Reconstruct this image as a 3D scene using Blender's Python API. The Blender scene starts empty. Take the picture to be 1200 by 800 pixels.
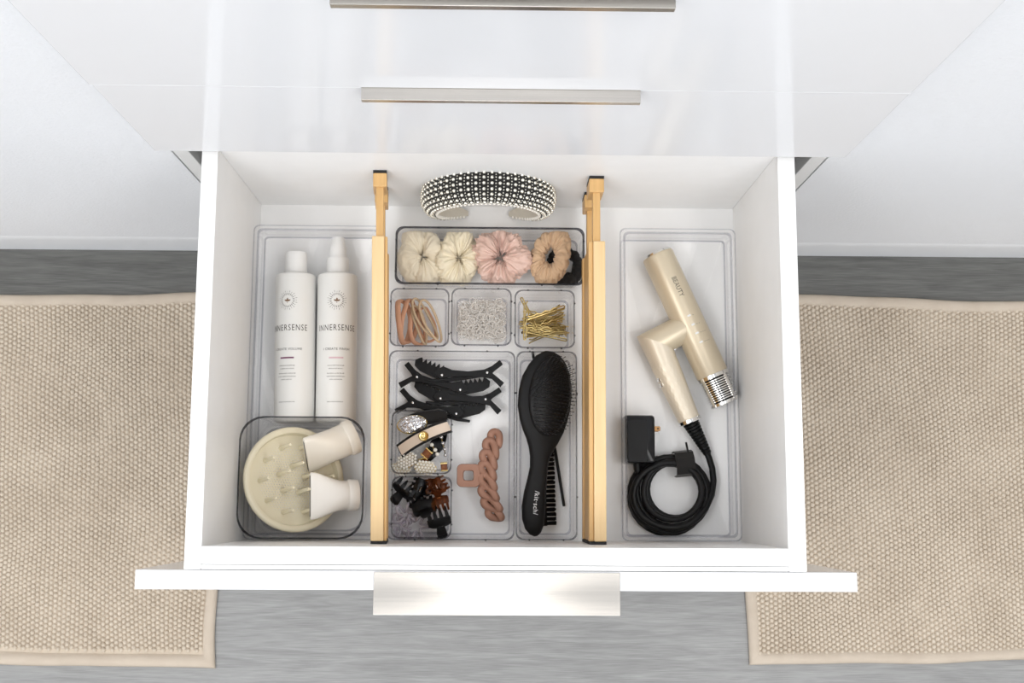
import bpy, math, random
from math import sin, cos, pi, radians, sqrt
from mathutils import Matrix, Vector, noise
random.seed(7)
S = bpy.context.scene
COL = S.collection

# ------------------------------------------------------------------ camera
ZS = 0.58661                                   # height of the open drawer's top edge above the floor
CAM = Vector((-0.0066, -0.3816, 1.23371 + ZS))
FPX = 1348.5
RM = Matrix.Rotation(0.00733, 3, 'Z') @ Matrix.Rotation(0.14061, 3, 'X') @ Matrix.Rotation(-0.01644, 3, 'Y')
cd = bpy.data.cameras.new('camera'); cam = bpy.data.objects.new('camera', cd); COL.objects.link(cam)
cd.sensor_width = 36; cd.sensor_fit = 'HORIZONTAL'; cd.lens = FPX * 36 / 1200; cd.clip_start = .02
cam.matrix_world = Matrix.Translation(CAM) @ RM.to_4x4()
S.camera = cam

# ------------------------------------------------------------------ world, lights, exposure
w = bpy.data.worlds.new('world'); S.world = w; w.use_nodes = True
w.node_tree.nodes['Background'].inputs[0].default_value = (.80, .88, 1, 1)
w.node_tree.nodes['Background'].inputs[1].default_value = 1.0
S.view_settings.view_transform = 'Standard'; S.view_settings.look = 'None'
S.view_settings.gamma = 1; S.view_settings.use_curve_mapping = False
S.view_settings.exposure = 0.12
S.cycles.transparent_max_bounces = 64                # light must get through the many clear bin walls
def area(name, loc, rot, sx, sy, power, col):
    l = bpy.data.lights.new(name, 'AREA'); l.shape = 'RECTANGLE'; l.size = sx; l.size_y = sy
    l.energy = power; l.color = col
    o = bpy.data.objects.new(name, l); COL.objects.link(o); o.location = loc; o.rotation_euler = rot
    return o
# daylight entering by an unseen window behind the photographer, the ceiling tube, added fill
area('window_daylight', (-.25, -2.33, 1.45), (radians(90), 0, 0), 1.7, 1.5, 13, (.94, .965, 1))
area('ceiling_tube_light', (.0, -.75, 2.425), (0, 0, 0), .14, 1.1, 2.0, (1, .98, .95))
for sx in (-1, 1):
    area('ceiling_fill_light', (.98 * sx, -1.0, 2.43), (0, 0, 0), .8, 1.7, 17.5, (1, .985, .965))  # soft ceiling bounce, added as fill on both sides

# ------------------------------------------------------------------ helpers
def at(px, py, z):
    """point of the place at height z that the photograph shows at pixel (px, py)"""
    d = RM @ Vector(((px - 600) / FPX, -(py - 400) / FPX, -1))
    return CAM + d * ((z - CAM.z) / d.z)

def tag(o, label=None, cat=None, group=None, kind=None):
    if label: o['label'] = label
    if cat: o['category'] = cat
    if group: o['group'] = group
    if kind: o['kind'] = kind
    return o
def root(name, label, cat, loc, group=None):
    o = bpy.data.objects.new(name, None); COL.objects.link(o); o.location = loc
    o.empty_display_size = .02
    return tag(o, label, cat, group)
def wloc(o):
    v = Vector((0, 0, 0))
    while o: v += o.location; o = o.parent
    return v

class MB:
    def __init__(s, M=None): s.v = []; s.f = []; s.M = M
    def add(s, vs, fs):
        n = len(s.v)
        s.v += [(s.M @ Vector(p)) if s.M else Vector(p) for p in vs]
        s.f += [tuple(i + n for i in f) for f in fs]; return s
    def box(s, x0, x1, y0, y1, z0, z1):
        v = [(x, y, z) for x in (x0, x1) for y in (y0, y1) for z in (z0, z1)]
        return s.add(v, [(0, 1, 3, 2), (4, 6, 7, 5), (0, 4, 5, 1), (2, 3, 7, 6), (0, 2, 6, 4), (1, 5, 7, 3)])
    def loft(s, secs, cap=True, closed=False):
        n = len(secs[0]); v = [p for c in secs for p in c]; f = []
        m = len(secs)
        for i in range(m if closed else m - 1):
            a = i * n; b = ((i + 1) % m) * n
            for j in range(n):
                k = (j + 1) % n; f.append((a + j, a + k, b + k, b + j))
        if cap and not closed: f += [tuple(range(n - 1, -1, -1)), tuple((m - 1) * n + j for j in range(n))]
        return s.add(v, f)
    def tube(s, pts, r, n=8, closed=False, flat=1.0, up=None):
        pts = [Vector(p) for p in pts]; m = len(pts); secs = []
        rr = r if callable(r) else (lambda t: r)
        prev = None
        for i, p in enumerate(pts):
            if closed: t = pts[(i + 1) % m] - pts[i - 1]
            else: t = pts[min(i + 1, m - 1)] - pts[max(i - 1, 0)]
            t.normalize()
            if up is not None: u = Vector(up)
            elif prev is None: u = Vector((0, 0, 1)) if abs(t.z) < .9 else Vector((1, 0, 0))
            else: u = prev
            u = u - t * u.dot(t)
            if u.length < 1e-6: u = t.orthogonal()
            u.normalize(); prev = u; b = t.cross(u)
            q = rr(i / max(1, m - 1))
            secs.append([p + u * (cos(2 * pi * j / n) * q) + b * (sin(2 * pi * j / n) * q * flat) for j in range(n)])
        return s.loft(secs, cap=not closed, closed=closed)
    def lathe(s, prof, n=24, axis=(0, 0, 1), o=(0, 0, 0), close=False):
        a = Vector(axis).normalized(); u = a.orthogonal().normalized(); b = a.cross(u); o = Vector(o)
        return s.loft([[o + a * h + u * (cos(2 * pi * j / n) * max(r, 1e-5)) + b * (sin(2 * pi * j / n) * max(r, 1e-5)) for j in range(n)] for r, h in prof])
    def prism(s, poly, z0, z1):
        return s.loft([[(x, y, z0) for x, y in poly], [(x, y, z1) for x, y in poly]])
    def ball(s, c, r, n=8, m=5, sc=(1, 1, 1)):
        c = Vector(c); secs = []
        for i in range(m + 1):
            th = pi * i / m; q = max(sin(th), 1e-3)
            secs.append([c + Vector((r * q * cos(2 * pi * j / n) * sc[0], r * q * sin(2 * pi * j / n) * sc[1], -r * cos(th) * sc[2])) for j in range(n)])
        return s.loft(secs)
    def build(s, name, mat, parent=None, smooth=None, bevel=0, origin=None, seg=2):
        o0 = wloc(parent) if parent else (Vector(origin) if origin is not None else Vector((0, 0, 0)))
        me = bpy.data.meshes.new(name)
        me.from_pydata([tuple(p - o0) for p in s.v], [], s.f); me.update()
        if smooth is not None:
            me.polygons.foreach_set('use_smooth', [True] * len(me.polygons))
            me.set_sharp_from_angle(angle=radians(smooth))
        me.materials.append(M[mat])
        o = bpy.data.objects.new(name, me); COL.objects.link(o)
        if parent: o.parent = parent
        else: o.location = o0
        if bevel:
            b = o.modifiers.new('bevel', 'BEVEL'); b.width = bevel; b.segments = seg; b.limit_method = 'ANGLE'; b.angle_limit = radians(40)
        return o

def box(name, mat, parent, x0, x1, y0, y1, z0, z1, bevel=0.0008, **k):
    return MB().box(x0, x1, y0, y1, z0, z1).build(name, mat, parent, bevel=bevel, **k)
def rrect(cx, cy, hx, hy, r, z, n=6):
    out = []
    for qx, qy, a0 in ((1, 1, 0), (-1, 1, 90), (-1, -1, 180), (1, -1, 270)):
        for i in range(n + 1):
            a = radians(a0 + 90 * i / n)
            out.append(Vector((cx + qx * (hx - r) + r * cos(a), cy + qy * (hy - r) + r * sin(a), z)))
    return out
def copy_tree(o, parent=None):
    c = o.copy(); COL.objects.link(c)
    if parent: c.parent = parent
    for ch in o.children: copy_tree(ch, c)
    return c
def text_mesh(body, size, align='CENTER', spacing=1.0):
    """flat lettering: list of 2-D vertices and faces"""
    cu = bpy.data.curves.new('t', 'FONT'); cu.body = body; cu.size = size; cu.align_x = align; cu.align_y = 'CENTER'
    cu.space_character = spacing; cu.resolution_u = 3
    o = bpy.data.objects.new('t', cu); COL.objects.link(o)
    bpy.context.view_layer.update()
    me = bpy.data.meshes.new_from_object(o.evaluated_get(bpy.context.evaluated_depsgraph_get()))
    v = [(p.co.x, p.co.y) for p in me.vertices]; f = [tuple(p.vertices) for p in me.polygons]
    bpy.data.objects.remove(o); bpy.data.curves.remove(cu); bpy.data.meshes.remove(me)
    return v, f

# ------------------------------------------------------------------ materials
M = {}
def mat(name, col, rough=.5, metal=0, bump=None, vary=None, spec=.5, coat=0, trans=0, ior=1.45, aniso=0, sheen=0, alpha=1):
    m = bpy.data.materials.new(name); m.use_nodes = True; M[name] = m
    nt = m.node_tree; b = nt.nodes['Principled BSDF']; I = b.inputs
    I['Base Color'].default_value = (*col, 1); I['Roughness'].default_value = rough; I['Metallic'].default_value = metal
    I['Specular IOR Level'].default_value = spec; I['Coat Weight'].default_value = coat; I['Coat Roughness'].default_value = .05
    I['Transmission Weight'].default_value = trans; I['IOR'].default_value = ior; I['Anisotropic'].default_value = aniso
    I['Sheen Weight'].default_value = sheen; I['Alpha'].default_value = alpha
    tc = nt.nodes.new('ShaderNodeTexCoord'); mp = nt.nodes.new('ShaderNodeMapping'); nt.links.new(tc.outputs['Object'], mp.inputs[0])
    if vary:                                    # (scale xyz, second colour, noise scale, detail, contrast lo, hi)
        sc, c2, ns, det, lo, hi = vary
        mp.inputs['Scale'].default_value = sc
        n = nt.nodes.new('ShaderNodeTexNoise'); n.inputs['Scale'].default_value = ns; n.inputs['Detail'].default_value = det
        r = nt.nodes.new('ShaderNodeValToRGB'); r.color_ramp.elements[0].color = (*col, 1); r.color_ramp.elements[1].color = (*c2, 1)
        r.color_ramp.elements[0].position = lo; r.color_ramp.elements[1].position = hi
        nt.links.new(mp.outputs[0], n.inputs['Vector']); nt.links.new(n.outputs['Fac'], r.inputs[0]); nt.links.new(r.outputs[0], I['Base Color'])
    if bump:                                    # (scale, strength, distance)
        n = nt.nodes.new('ShaderNodeTexNoise'); n.inputs['Scale'].default_value = bump[0]; n.inputs['Detail'].default_value = 4
        bp = nt.nodes.new('ShaderNodeBump'); bp.inputs['Strength'].default_value = bump[1]; bp.inputs['Distance'].default_value = bump[2]
        nt.links.new((mp if vary and len(bump) > 3 else tc).outputs[0 if (vary and len(bump) > 3) else 'Object'], n.inputs['Vector'])
        nt.links.new(n.outputs['Fac'], bp.inputs['Height']); nt.links.new(bp.outputs[0], I['Normal'])
    return m
def clear(name, tint, rough=.03, diff=0.0, dcol=(.9, .9, .9), gloss=1.0):
    """thin clear plastic: light passes straight, the surface mirrors by Fresnel"""
    m = bpy.data.materials.new(name); m.use_nodes = True; M[name] = m; nt = m.node_tree
    for n in list(nt.nodes): nt.nodes.remove(n)
    out = nt.nodes.new('ShaderNodeOutputMaterial'); t = nt.nodes.new('ShaderNodeBsdfTransparent'); t.inputs[0].default_value = (*tint, 1)
    g = nt.nodes.new('ShaderNodeBsdfGlossy'); g.inputs['Roughness'].default_value = rough; g.inputs[0].default_value = (gloss, gloss, gloss, 1)
    lw = nt.nodes.new('ShaderNodeLayerWeight'); lw.inputs[0].default_value = .5
    pw = nt.nodes.new('ShaderNodeMath'); pw.operation = 'POWER'; pw.inputs[1].default_value = 5; nt.links.new(lw.outputs['Facing'], pw.inputs[0])
    fr = nt.nodes.new('ShaderNodeMath'); fr.operation = 'MULTIPLY_ADD'; fr.inputs[1].default_value = .55; fr.inputs[2].default_value = .014; nt.links.new(pw.outputs[0], fr.inputs[0])
    d = nt.nodes.new('ShaderNodeBsdfDiffuse'); d.inputs[0].default_value = (*dcol, 1)
    m1 = nt.nodes.new('ShaderNodeMixShader'); m1.inputs[0].default_value = diff
    nt.links.new(t.outputs[0], m1.inputs[1]); nt.links.new(d.outputs[0], m1.inputs[2])
    m2 = nt.nodes.new('ShaderNodeMixShader'); nt.links.new(fr.outputs[0], m2.inputs[0])
    nt.links.new(m1.outputs[0], m2.inputs[1]); nt.links.new(g.outputs[0], m2.inputs[2]); nt.links.new(m2.outputs[0], out.inputs[0])
    return m

mat('wall_paint', (.82, .83, .85), .75, bump=(260, .35, .002))
mat('room_paint', (.80, .80, .80), .8, bump=(200, .1, .001))
mat('trim_paint', (.83, .84, .855), .45, bump=(90, .02, .001))
mat('gloss_white', (.77, .777, .795), .10, spec=.22, bump=(6, .02, .001))
mat('melamine', (.92, .92, .915), .38, vary=((1, 1, 1), (.90, .90, .895), 40, 3, .3, .7))
mat('carcass', (.80, .80, .79), .5, bump=(150, .03, .001))
mat('steel', (.70, .665, .62), .24, 1, vary=((1.5, 260, 260), (.64, .61, .57), 4, 3, .35, .65), aniso=.6)
mat('bamboo', (.72, .45, .19), .42, vary=((30, 1.2, 45), (.60, .36, .14), 6, 5, .35, .75), bump=(60, .05, .001))
mat('bamboo_pale', (.85, .62, .34), .42, vary=((30, 1.2, 45), (.76, .53, .27), 6, 5, .35, .75), bump=(60, .05, .001))
mat('rubber', (.015, .014, .014), .7, bump=(200, .1, .001))
clear('acrylic', (.997, .997, .998))
clear('acrylic_edge', (.84, .84, .86), rough=.08)
clear('acrylic_rim', (.60, .60, .62), rough=.08)
clear('smoke_rim', (.40, .40, .42), rough=.08)
clear('clear_vinyl', (.84, .80, .84), rough=.05, diff=.30, dcol=(.88, .84, .88))
clear('clear_elastic', (.97, .96, .95), rough=.25, diff=.30, dcol=(.95, .93, .90))
clear('tortoise', (.62, .30, .12), rough=.06, diff=.35, dcol=(.16, .05, .015))
mat('bottle_white', (.84, .84, .82), .42, bump=(300, .02, .0005))
mat('cap_white', (.88, .88, .87), .35, bump=(120, .02, .0005))
mat('print_grey', (.07, .06, .055), .6, bump=(100, .01, .0005))
mat('print_brown', (.22, .13, .08), .6, bump=(100, .01, .0005))
mat('print_plum', (.20, .06, .13), .6, bump=(100, .01, .0005))
mat('print_pink', (.72, .50, .56), .6, bump=(100, .01, .0005))
mat('print_white', (.85, .85, .85), .5, bump=(100, .01, .0005))
mat('print_black', (.03, .028, .025), .5, bump=(100, .01, .0005))
mat('cream_plastic', (.84, .77, .58), .33, bump=(180, .03, .0005))
mat('ivory_plastic', (.84, .79, .70), .3, bump=(180, .03, .0005))
mat('pale_plastic', (.88, .85, .80), .3, bump=(180, .03, .0005))
mat('champagne', (.68, .59, .44), .34, .3, bump=(400, .03, .0003), coat=.15)
mat('champagne_pale', (.76, .68, .55), .34, .2, bump=(400, .03, .0003), coat=.15)
mat('chrome', (.85, .84, .82), .12, 1, bump=(50, .01, .0003))
mat('black_plastic', (0.009, .009, .0095), .38, spec=.22, bump=(300, .05, .0004))
mat('black_matte', (.010, .010, .0105), .55, spec=.22, bump=(300, .08, .0004))
mat('black_gloss', (.006, .006, .007), .16, spec=.35, bump=(30, .02, .0004))
mat('bristle_black', (.035, .034, .034), .3, bump=(100, .02, .0002))
mat('brass_dark', (.35, .2, .09), .35, 1, bump=(60, .03, .0003))
mat('gold', (.60, .46, .20), .28, 1, vary=((1, 1, 1), (.38, .28, .11), 60, 2, .4, .6))
mat('gold_bright', (.9, .7, .3), .15, 1, bump=(60, .02, .0003))
mat('silver_crystal', (.80, .80, .82), .12, .85, bump=(60, .02, .0003))
mat('rhinestone', (.74, .72, .64), .14, .6, bump=(80, .02, .0003))
mat('pearl', (.92, .89, .82), .22, coat=.3, bump=(80, .01, .0003))
mat('black_velvet', (.012, .011, .011), .9, sheen=.2, bump=(500, .3, .0006))
mat('lining', (.66, .61, .52), .75, bump=(500, .2, .0004))
mat('cream_fleece', (.86, .77, .60), .9, sheen=.4, bump=(420, .5, .0012))
mat('cream_satin', (.85, .76, .57), .55, sheen=.3, bump=(200, .25, .0008))
mat('pink_satin', (.74, .52, .44), .42, sheen=.3, bump=(160, .3, .0009))
mat('tan_crinkle', (.62, .42, .26), .75, sheen=.3, bump=(120, .6, .0015))
mat('peach_elastic', (.66, .36, .23), .75, bump=(500, .4, .0005))
mat('beige_elastic', (.60, .45, .30), .75, bump=(500, .4, .0005))
mat('rose_brown', (.37, .195, .135), .62, bump=(300, .06, .0004))
mat('cream_ribbon', (.74, .62, .51), .55, bump=(600, .2, .0004))
mat('resin_brown', (.16, .045, .015), .1, vary=((1, 1, 1), (.36, .13, .04), 120, 2, .4, .7), coat=.5)
mat('rug_weave', (.66, .575, .47), .95, vary=((1, 1, 1), (.59, .505, .405), 9, 4, .35, .7), bump=(700, .4, .001))
mat('rug_binding', (.60, .515, .42), .95, bump=(700, .5, .001), vary=((1, 1, 1), (.55, .465, .375), 30, 3, .35, .7))
mat('lamp_glow', (.9, .9, .9), .5, bump=(10, .01, .001))
def plank_mat(name, c1, c2):
    m = mat(name, c1, .5, bump=None)
    nt = m.node_tree; b = nt.nodes['Principled BSDF']
    tc = nt.nodes.new('ShaderNodeTexCoord'); oi = nt.nodes.new('ShaderNodeObjectInfo')
    mul = nt.nodes.new('ShaderNodeVectorMath'); mul.operation = 'ADD'
    sc = nt.nodes.new('ShaderNodeVectorMath'); sc.operation = 'SCALE'; sc.inputs[3].default_value = 37
    nt.links.new(oi.outputs['Location'], sc.inputs[0]); nt.links.new(tc.outputs['Object'], mul.inputs[0]); nt.links.new(sc.outputs[0], mul.inputs[1])
    def layer(scale, ns, det, dist):
        mp = nt.nodes.new('ShaderNodeMapping'); mp.inputs['Scale'].default_value = scale
        n = nt.nodes.new('ShaderNodeTexNoise'); n.inputs['Scale'].default_value = ns; n.inputs['Detail'].default_value = det; n.inputs['Distortion'].default_value = dist
        nt.links.new(mul.outputs[0], mp.inputs[0]); nt.links.new(mp.outputs[0], n.inputs['Vector']); return n
    a = layer((1.6, 17, 1), 3.0, 8, 1.8); f = layer((9, 300, 1), 3.0, 5, .3)
    mx = nt.nodes.new('ShaderNodeMath'); mx.operation = 'MULTIPLY_ADD'; mx.inputs[1].default_value = .5
    m2 = nt.nodes.new('ShaderNodeMath'); m2.operation = 'MULTIPLY'; m2.inputs[1].default_value = .5
    nt.links.new(f.outputs['Fac'], m2.inputs[0]); nt.links.new(a.outputs['Fac'], mx.inputs[0]); nt.links.new(m2.outputs[0], mx.inputs[2])
    r = nt.nodes.new('ShaderNodeValToRGB'); e = r.color_ramp.elements
    e[0].color = (*c1, 1); e[0].position = .36; e[1].color = (*c2, 1); e[1].position = .64
    nt.links.new(mx.outputs[0], r.inputs[0]); nt.links.new(r.outputs[0], b.inputs['Base Color'])
    bp = nt.nodes.new('ShaderNodeBump'); bp.inputs['Strength'].default_value = .15; bp.inputs['Distance'].default_value = .001
    nt.links.new(mx.outputs[0], bp.inputs['Height']); nt.links.new(bp.outputs[0], b.inputs['Normal'])
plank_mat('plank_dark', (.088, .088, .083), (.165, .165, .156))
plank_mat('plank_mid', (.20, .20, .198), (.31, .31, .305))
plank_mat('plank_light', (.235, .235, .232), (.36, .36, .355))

# ------------------------------------------------------------------ the room
RX0, RX1, RY0, RY1, RZ = -1.75, 1.85, -2.4, .022, 2.45
W2 = .38
fl = MB().box(RX0, RX1, RY0, .7, -.03, -.008).build('floor', 'plank_mid'); tag(fl, kind='structure')
edges = [.022, -.055, -.235, -.415, -.5, -.585, -.765, -.945, -1.125, -1.305, -1.485, -1.665, -1.845, -2.025, -2.205, -2.4]
edges = [.022, -.13, -.31, -.49, -.70, -.87, -1.03, -1.21, -1.39, -1.57, -1.75, -1.93, -2.11, -2.29, -2.4]
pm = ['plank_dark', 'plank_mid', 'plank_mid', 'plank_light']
for i in range(len(edges) - 1):
    y1, y0 = edges[i], edges[i + 1]
    cut = [RX0] + sorted([RX0 + ((.5 + .37 * i) % 1.2 if i != 3 else .1) + 1.2 * k for k in range(3)]) + [RX1]
    cut = [c for j, c in enumerate(cut) if j == 0 or (c - cut[j - 1] > .05 and c <= RX1)]
    if cut[-1] < RX1: cut.append(RX1)
    if i == 3: cut = [RX0, -.88, .97, RX1]
    for a, b in zip(cut[:-1], cut[1:]):
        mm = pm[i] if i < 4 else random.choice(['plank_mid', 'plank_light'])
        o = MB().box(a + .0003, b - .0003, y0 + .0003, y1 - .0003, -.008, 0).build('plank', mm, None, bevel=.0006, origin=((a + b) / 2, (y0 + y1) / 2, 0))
        o.parent = fl
def struct(name, m, *b, bevel=0):
    return tag(MB().box(*b).build(name, m, bevel=bevel), kind='structure')
G = .003
wl = struct('wall_back_left', 'wall_paint', RX0, -W2 - G, RY1, .60, 0, RZ)
wr = struct('wall_back_right', 'wall_paint', W2 + G, RX1, RY1, .60, 0, RZ)
struct('wall_back_upper', 'wall_paint', -W2 - G, W2 + G, RY1, .60, 1.06, RZ)
struct('wall_niche', 'wall_paint', -W2 - G, W2 + G, .56, .60, 0, 1.06)
struct('wall_left', 'room_paint', RX0 - .1, RX0, RY0, .6, 0, RZ)
struct('wall_right', 'room_paint', RX1, RX1 + .1, RY0, .6, 0, RZ)
struct('ceiling', 'room_paint', RX0, RX1, RY0, .6, RZ, RZ + .1)
# wall behind the photographer, with its window opening
WX0, WX1, WZ0, WZ1 = -1.15, .65, .65, 2.25
wf = MB(); wf.box(RX0, WX0, RY0 - .1, RY0, 0, RZ); wf.box(WX1, RX1, RY0 - .1, RY0, 0, RZ); wf.box(WX0, WX1, RY0 - .1, RY0, 0, WZ0); wf.box(WX0, WX1, RY0 - .1, RY0, WZ1, RZ)
tag(wf.build('wall_front', 'room_paint'), kind='structure')
wm = MB()
for a in ((WX0, WX0 + .05), (WX1 - .05, WX1), ((WX0 + WX1) / 2 - .025, (WX0 + WX1) / 2 + .025)): wm.box(*a, RY0 - .08, RY0 - .03, WZ0, WZ1)
for a in ((WZ0, WZ0 + .05), (WZ1 - .05, WZ1)): wm.box(WX0, WX1, RY0 - .08, RY0 - .03, *a)
win = tag(wm.build('window_1', 'trim_paint'), kind='structure')
MB().box(WX0 + .05, WX1 - .05, RY0 - .06, RY0 - .056, WZ0 + .05, WZ1 - .05).build('pane', 'acrylic', win)
for nm, a, b in (('baseboard_left', RX0, -W2 - G), ('baseboard_right', W2 + G, RX1)):
    m = MB(); m.loft([[(x, RY1, 0), (x, RY1 - .002, 0), (x, RY1 - .002, .070), (x, RY1 - .0012, .080), (x, RY1, .086)] for x in (a, b)])
    tag(m.build(nm, 'trim_paint'), kind='structure')
# ceiling fixture (out of frame, its reflection shows in the handles)
cl = root('ceiling_light', 'long narrow ceiling light fixture above the dresser', 'ceiling light', (0, -.75, RZ))
m = MB()
for a in ((-.10, -.085), (.085, .10)): m.box(*a, -1.32, -.18, RZ - .03, RZ - .001)
for a in ((-1.335, -1.32), (-.18, -.165)): m.box(-.10, .10, *a, RZ - .03, RZ - .001)
m.build('frame', 'trim_paint', cl); MB().box(-.085, .085, -1.32, -.18, RZ - .012, RZ - .001).build('diffuser', 'lamp_glow', cl)

for sx, lb in ((-1, 'wide square fill light panel added on the ceiling, left of the room'), (1, 'wide square fill light panel added on the ceiling, right of the room')):
    cl = root('ceiling_fill_panel', lb, 'ceiling light', (.98 * sx, -1.0, RZ))  # unseen housing made up to carry the added fill light
    m = MB(); x = .98 * sx
    for a in ((x - .43, x - .405), (x + .405, x + .43)): m.box(*a, -1.88, -.12, RZ - .03, RZ - .001)
    for a in ((-1.88, -1.855), (-.145, -.12)): m.box(x - .43, x + .43, *a, RZ - .03, RZ - .001)
    m.build('frame', 'trim_paint', cl); MB().box(x - .405, x + .405, -1.855, -.145, RZ - .012, RZ - .001).build('diffuser', 'lamp_glow', cl)

# ------------------------------------------------------------------ the dresser
ZT = ZS; ZD = ZS - .23912                     # drawer rim, drawer floor
dr = root('dresser', 'glossy white built-in dresser with steel edge pulls, lower drawer pulled open', 'dresser', (0, .26, 0))
box('side_panel', 'carcass', dr, -W2, -W2 + .018, .021, .54, .0, 1.03)
box('side_panel', 'carcass', dr, W2 - .018, W2, .021, .54, .0, 1.03)
box('back_panel', 'carcass', dr, -W2 + .018, W2 - .018, .53, .54, .0, 1.03)
box('top_panel', 'carcass', dr, -W2, W2, .0, .54, 1.03, 1.05)
box('plinth', 'carcass', dr, -W2 + .018, W2 - .018, .06, .078, .0, .08)
box('bottom_panel', 'carcass', dr, -W2 + .018, W2 - .018, .021, .53, .08, .098)
HX0, HX1 = -.1312, .1275
def pull(parent, xo, y0, yb, z):
    """folded steel edge pull lying on the front's top edge, from yb (back) to y0 (lip)"""
    prof = [(yb, z), (y0, z), (y0, z - .007), (y0 + .0018, z - .007), (y0 + .0018, z - .002), (yb, z - .002)]
    m = MB(); m.loft([[(x, y, zz) for y, zz in prof] for x in (HX0 + xo, HX1 + xo)])
    return m.build('handle', 'steel', parent, bevel=.0004)
P2B, P2T = ZS + .00817, ZS + .20292
P1B, P1T = ZS + .2115, ZS + .4180
f2 = box('drawer_front', 'gloss_white', dr, -W2, W2, 0, .019, P2B, ZS + .2090, bevel=.0008)
pull(f2, 0, -.0125, .019, ZS + .2110)
f1 = box('drawer_front', 'gloss_white', dr, -W2 - .002, W2, -.001, .018, P1B, P1T - .002, bevel=.0012)
pull(f1, 0, -.0135, .018, P1T)
f4 = box('drawer_front', 'gloss_white', dr, -W2, W2, 0, .019, .085, .318, bevel=.0012)
pull(f4, 0, -.0165, .019, .320)
# the open drawer
XLO, XLI, XRI, XRO = -.3307, -.3129, .3067, .3260
YB, YF = .0055, -.4263
dw = box('drawer', 'melamine', dr, XLI - .006, XRI + .006, YF - .006, YB + .006, ZD - .012, ZD, bevel=0)
box('drawer_side', 'melamine', dw, XLO, XLI, -.4505, YB + .018, ZD - .025, ZT)
box('drawer_side', 'melamine', dw, XRI, XRO, -.4505, YB + .018, ZD - .025, ZT)
box('drawer_back', 'melamine', dw, XLI, XRI, YB, YB + .016, ZD - .025, ZT - .004)
box('drawer_inner_front', 'melamine', dw, XLI, XRI, -.4450, YF, ZD - .025, ZT)
box('spacer_strip', 'melamine', dw, XLI, XRI, -.4505, -.4455, ZD - .01, ZT - .0008)
box('front_panel', 'gloss_white', dw, -W2 - .001, W2 - .001, -.4712, -.4510, .325, ZT, bevel=.0008)
pull(dw, 0, -.4965, -.4523, ZT + .0022)

# ------------------------------------------------------------------ rugs
def rug(label, quad, nx_dir):
    """quad: near-wall-left, near-wall-right, front-right, front-left corners on the floor"""
    a, b, c, d = [Vector((p[0], p[1], 0)) for p in quad]
    r = root('rug', label, 'rug', ((a + b + c + d) / 4), 'pair of beige woven rugs')
    def P(u, v): return (a * (1 - u) + b * u) * (1 - v) + (d * (1 - u) + c * u) * v
    lx = ((b - a).length + (c - d).length) / 2; ly = ((d - a).length + (c - b).length) / 2
    def wob(u, v):
        p = P(u, v); k = noise.noise(Vector((p.x * 8, p.y * 8, 3.1))) * .006
        return p + Vector((k, noise.noise(Vector((p.x * 8, p.y * 8, 8.4))) * .005, 0))
    # base cloth with bound edge: ring sections round the border
    bw = .0165
    def ring(inset, z, n=60):
        u0, v0 = inset / lx, inset / ly; pts = []
        for i in range(n): pts.append(wob(u0 + (1 - 2 * u0) * i / n, v0))
        for i in range(n): pts.append(wob(1 - u0, v0 + (1 - 2 * v0) * i / n))
        for i in range(n): pts.append(wob(1 - u0 - (1 - 2 * u0) * i / n, 1 - v0))
        for i in range(n): pts.append(wob(u0, 1 - v0 - (1 - 2 * v0) * i / n))
        return [p + Vector((0, 0, z + (noise.noise(p * 60) * .0006 if z > .004 else 0))) for p in pts]
    m = MB(); m.loft([ring(.0, .0004), ring(-.001, .004), ring(.002, .0088), ring(.008, .0098), ring(.014, .0088), ring(bw + .001, .0048), ring(bw + .004, .0022)], cap=False)
    m.build('binding', 'rug_binding', r, smooth=70)
    m = MB(); m.loft([ring(bw - .004, .0006), ring(bw - .004, .0040)]); m.build('backing', 'rug_weave', r, smooth=60)
    m = MB(); sx, sy = .0066, .0078
    nx, ny = int((lx - 2 * bw) / sx), int((ly - 2 * bw) / sy)
    rg = random.Random(3)
    for i in range(nx + 1):
        for j in range(ny + (i % 2 == 0)):
            u = (bw + i * sx) / lx; v = (bw + (j + .5 * (i % 2)) * sy) / ly
            if v > 1 - bw / ly: continue
            p = wob(u, v); q = noise.noise(p * 14)
            hx = .0037 + rg.uniform(-.0004, .0004); hy = .0040 + rg.uniform(-.0004, .0004); h = .0050 + rg.uniform(-.0008, .0008) + q * .0008
            z0 = .0036; n = 7; tw = rg.uniform(-.3, .3)
            vs = []
            for k, (s, t) in enumerate(((1, 0), (.86, .62), (.45, .93))):
                for e in range(n):
                    an = 2 * pi * e / n + tw
                    vs.append((p.x + hx * s * cos(an), p.y + hy * s * sin(an), z0 + h * t))
            vs.append((p.x, p.y, z0 + h)); fs = []
            for k in range(2):
                for e in range(n): fs.append((k * n + e, k * n + (e + 1) % n, (k + 1) * n + (e + 1) % n, (k + 1) * n + e))
            for e in range(n): fs.append((2 * n + e, 2 * n + (e + 1) % n, 3 * n))
            m.add(vs, fs)
    o = m.build('woven_loops', 'rug_weave', r, smooth=80); tag(o, kind='stuff')
    return r
rug('beige nubby woven rug with plain bound edge, left of the open drawer',
    ((-1.10, -.058), (-.452, -.052), (-.4275, -.6335), (-1.08, -.618)), 1)
rug('beige nubby woven rug with plain bound edge, right of the open drawer',
    ((.366, -.046), (1.13, -.060), (1.11, -.606), (.3905, -.6265)), 1)

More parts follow.
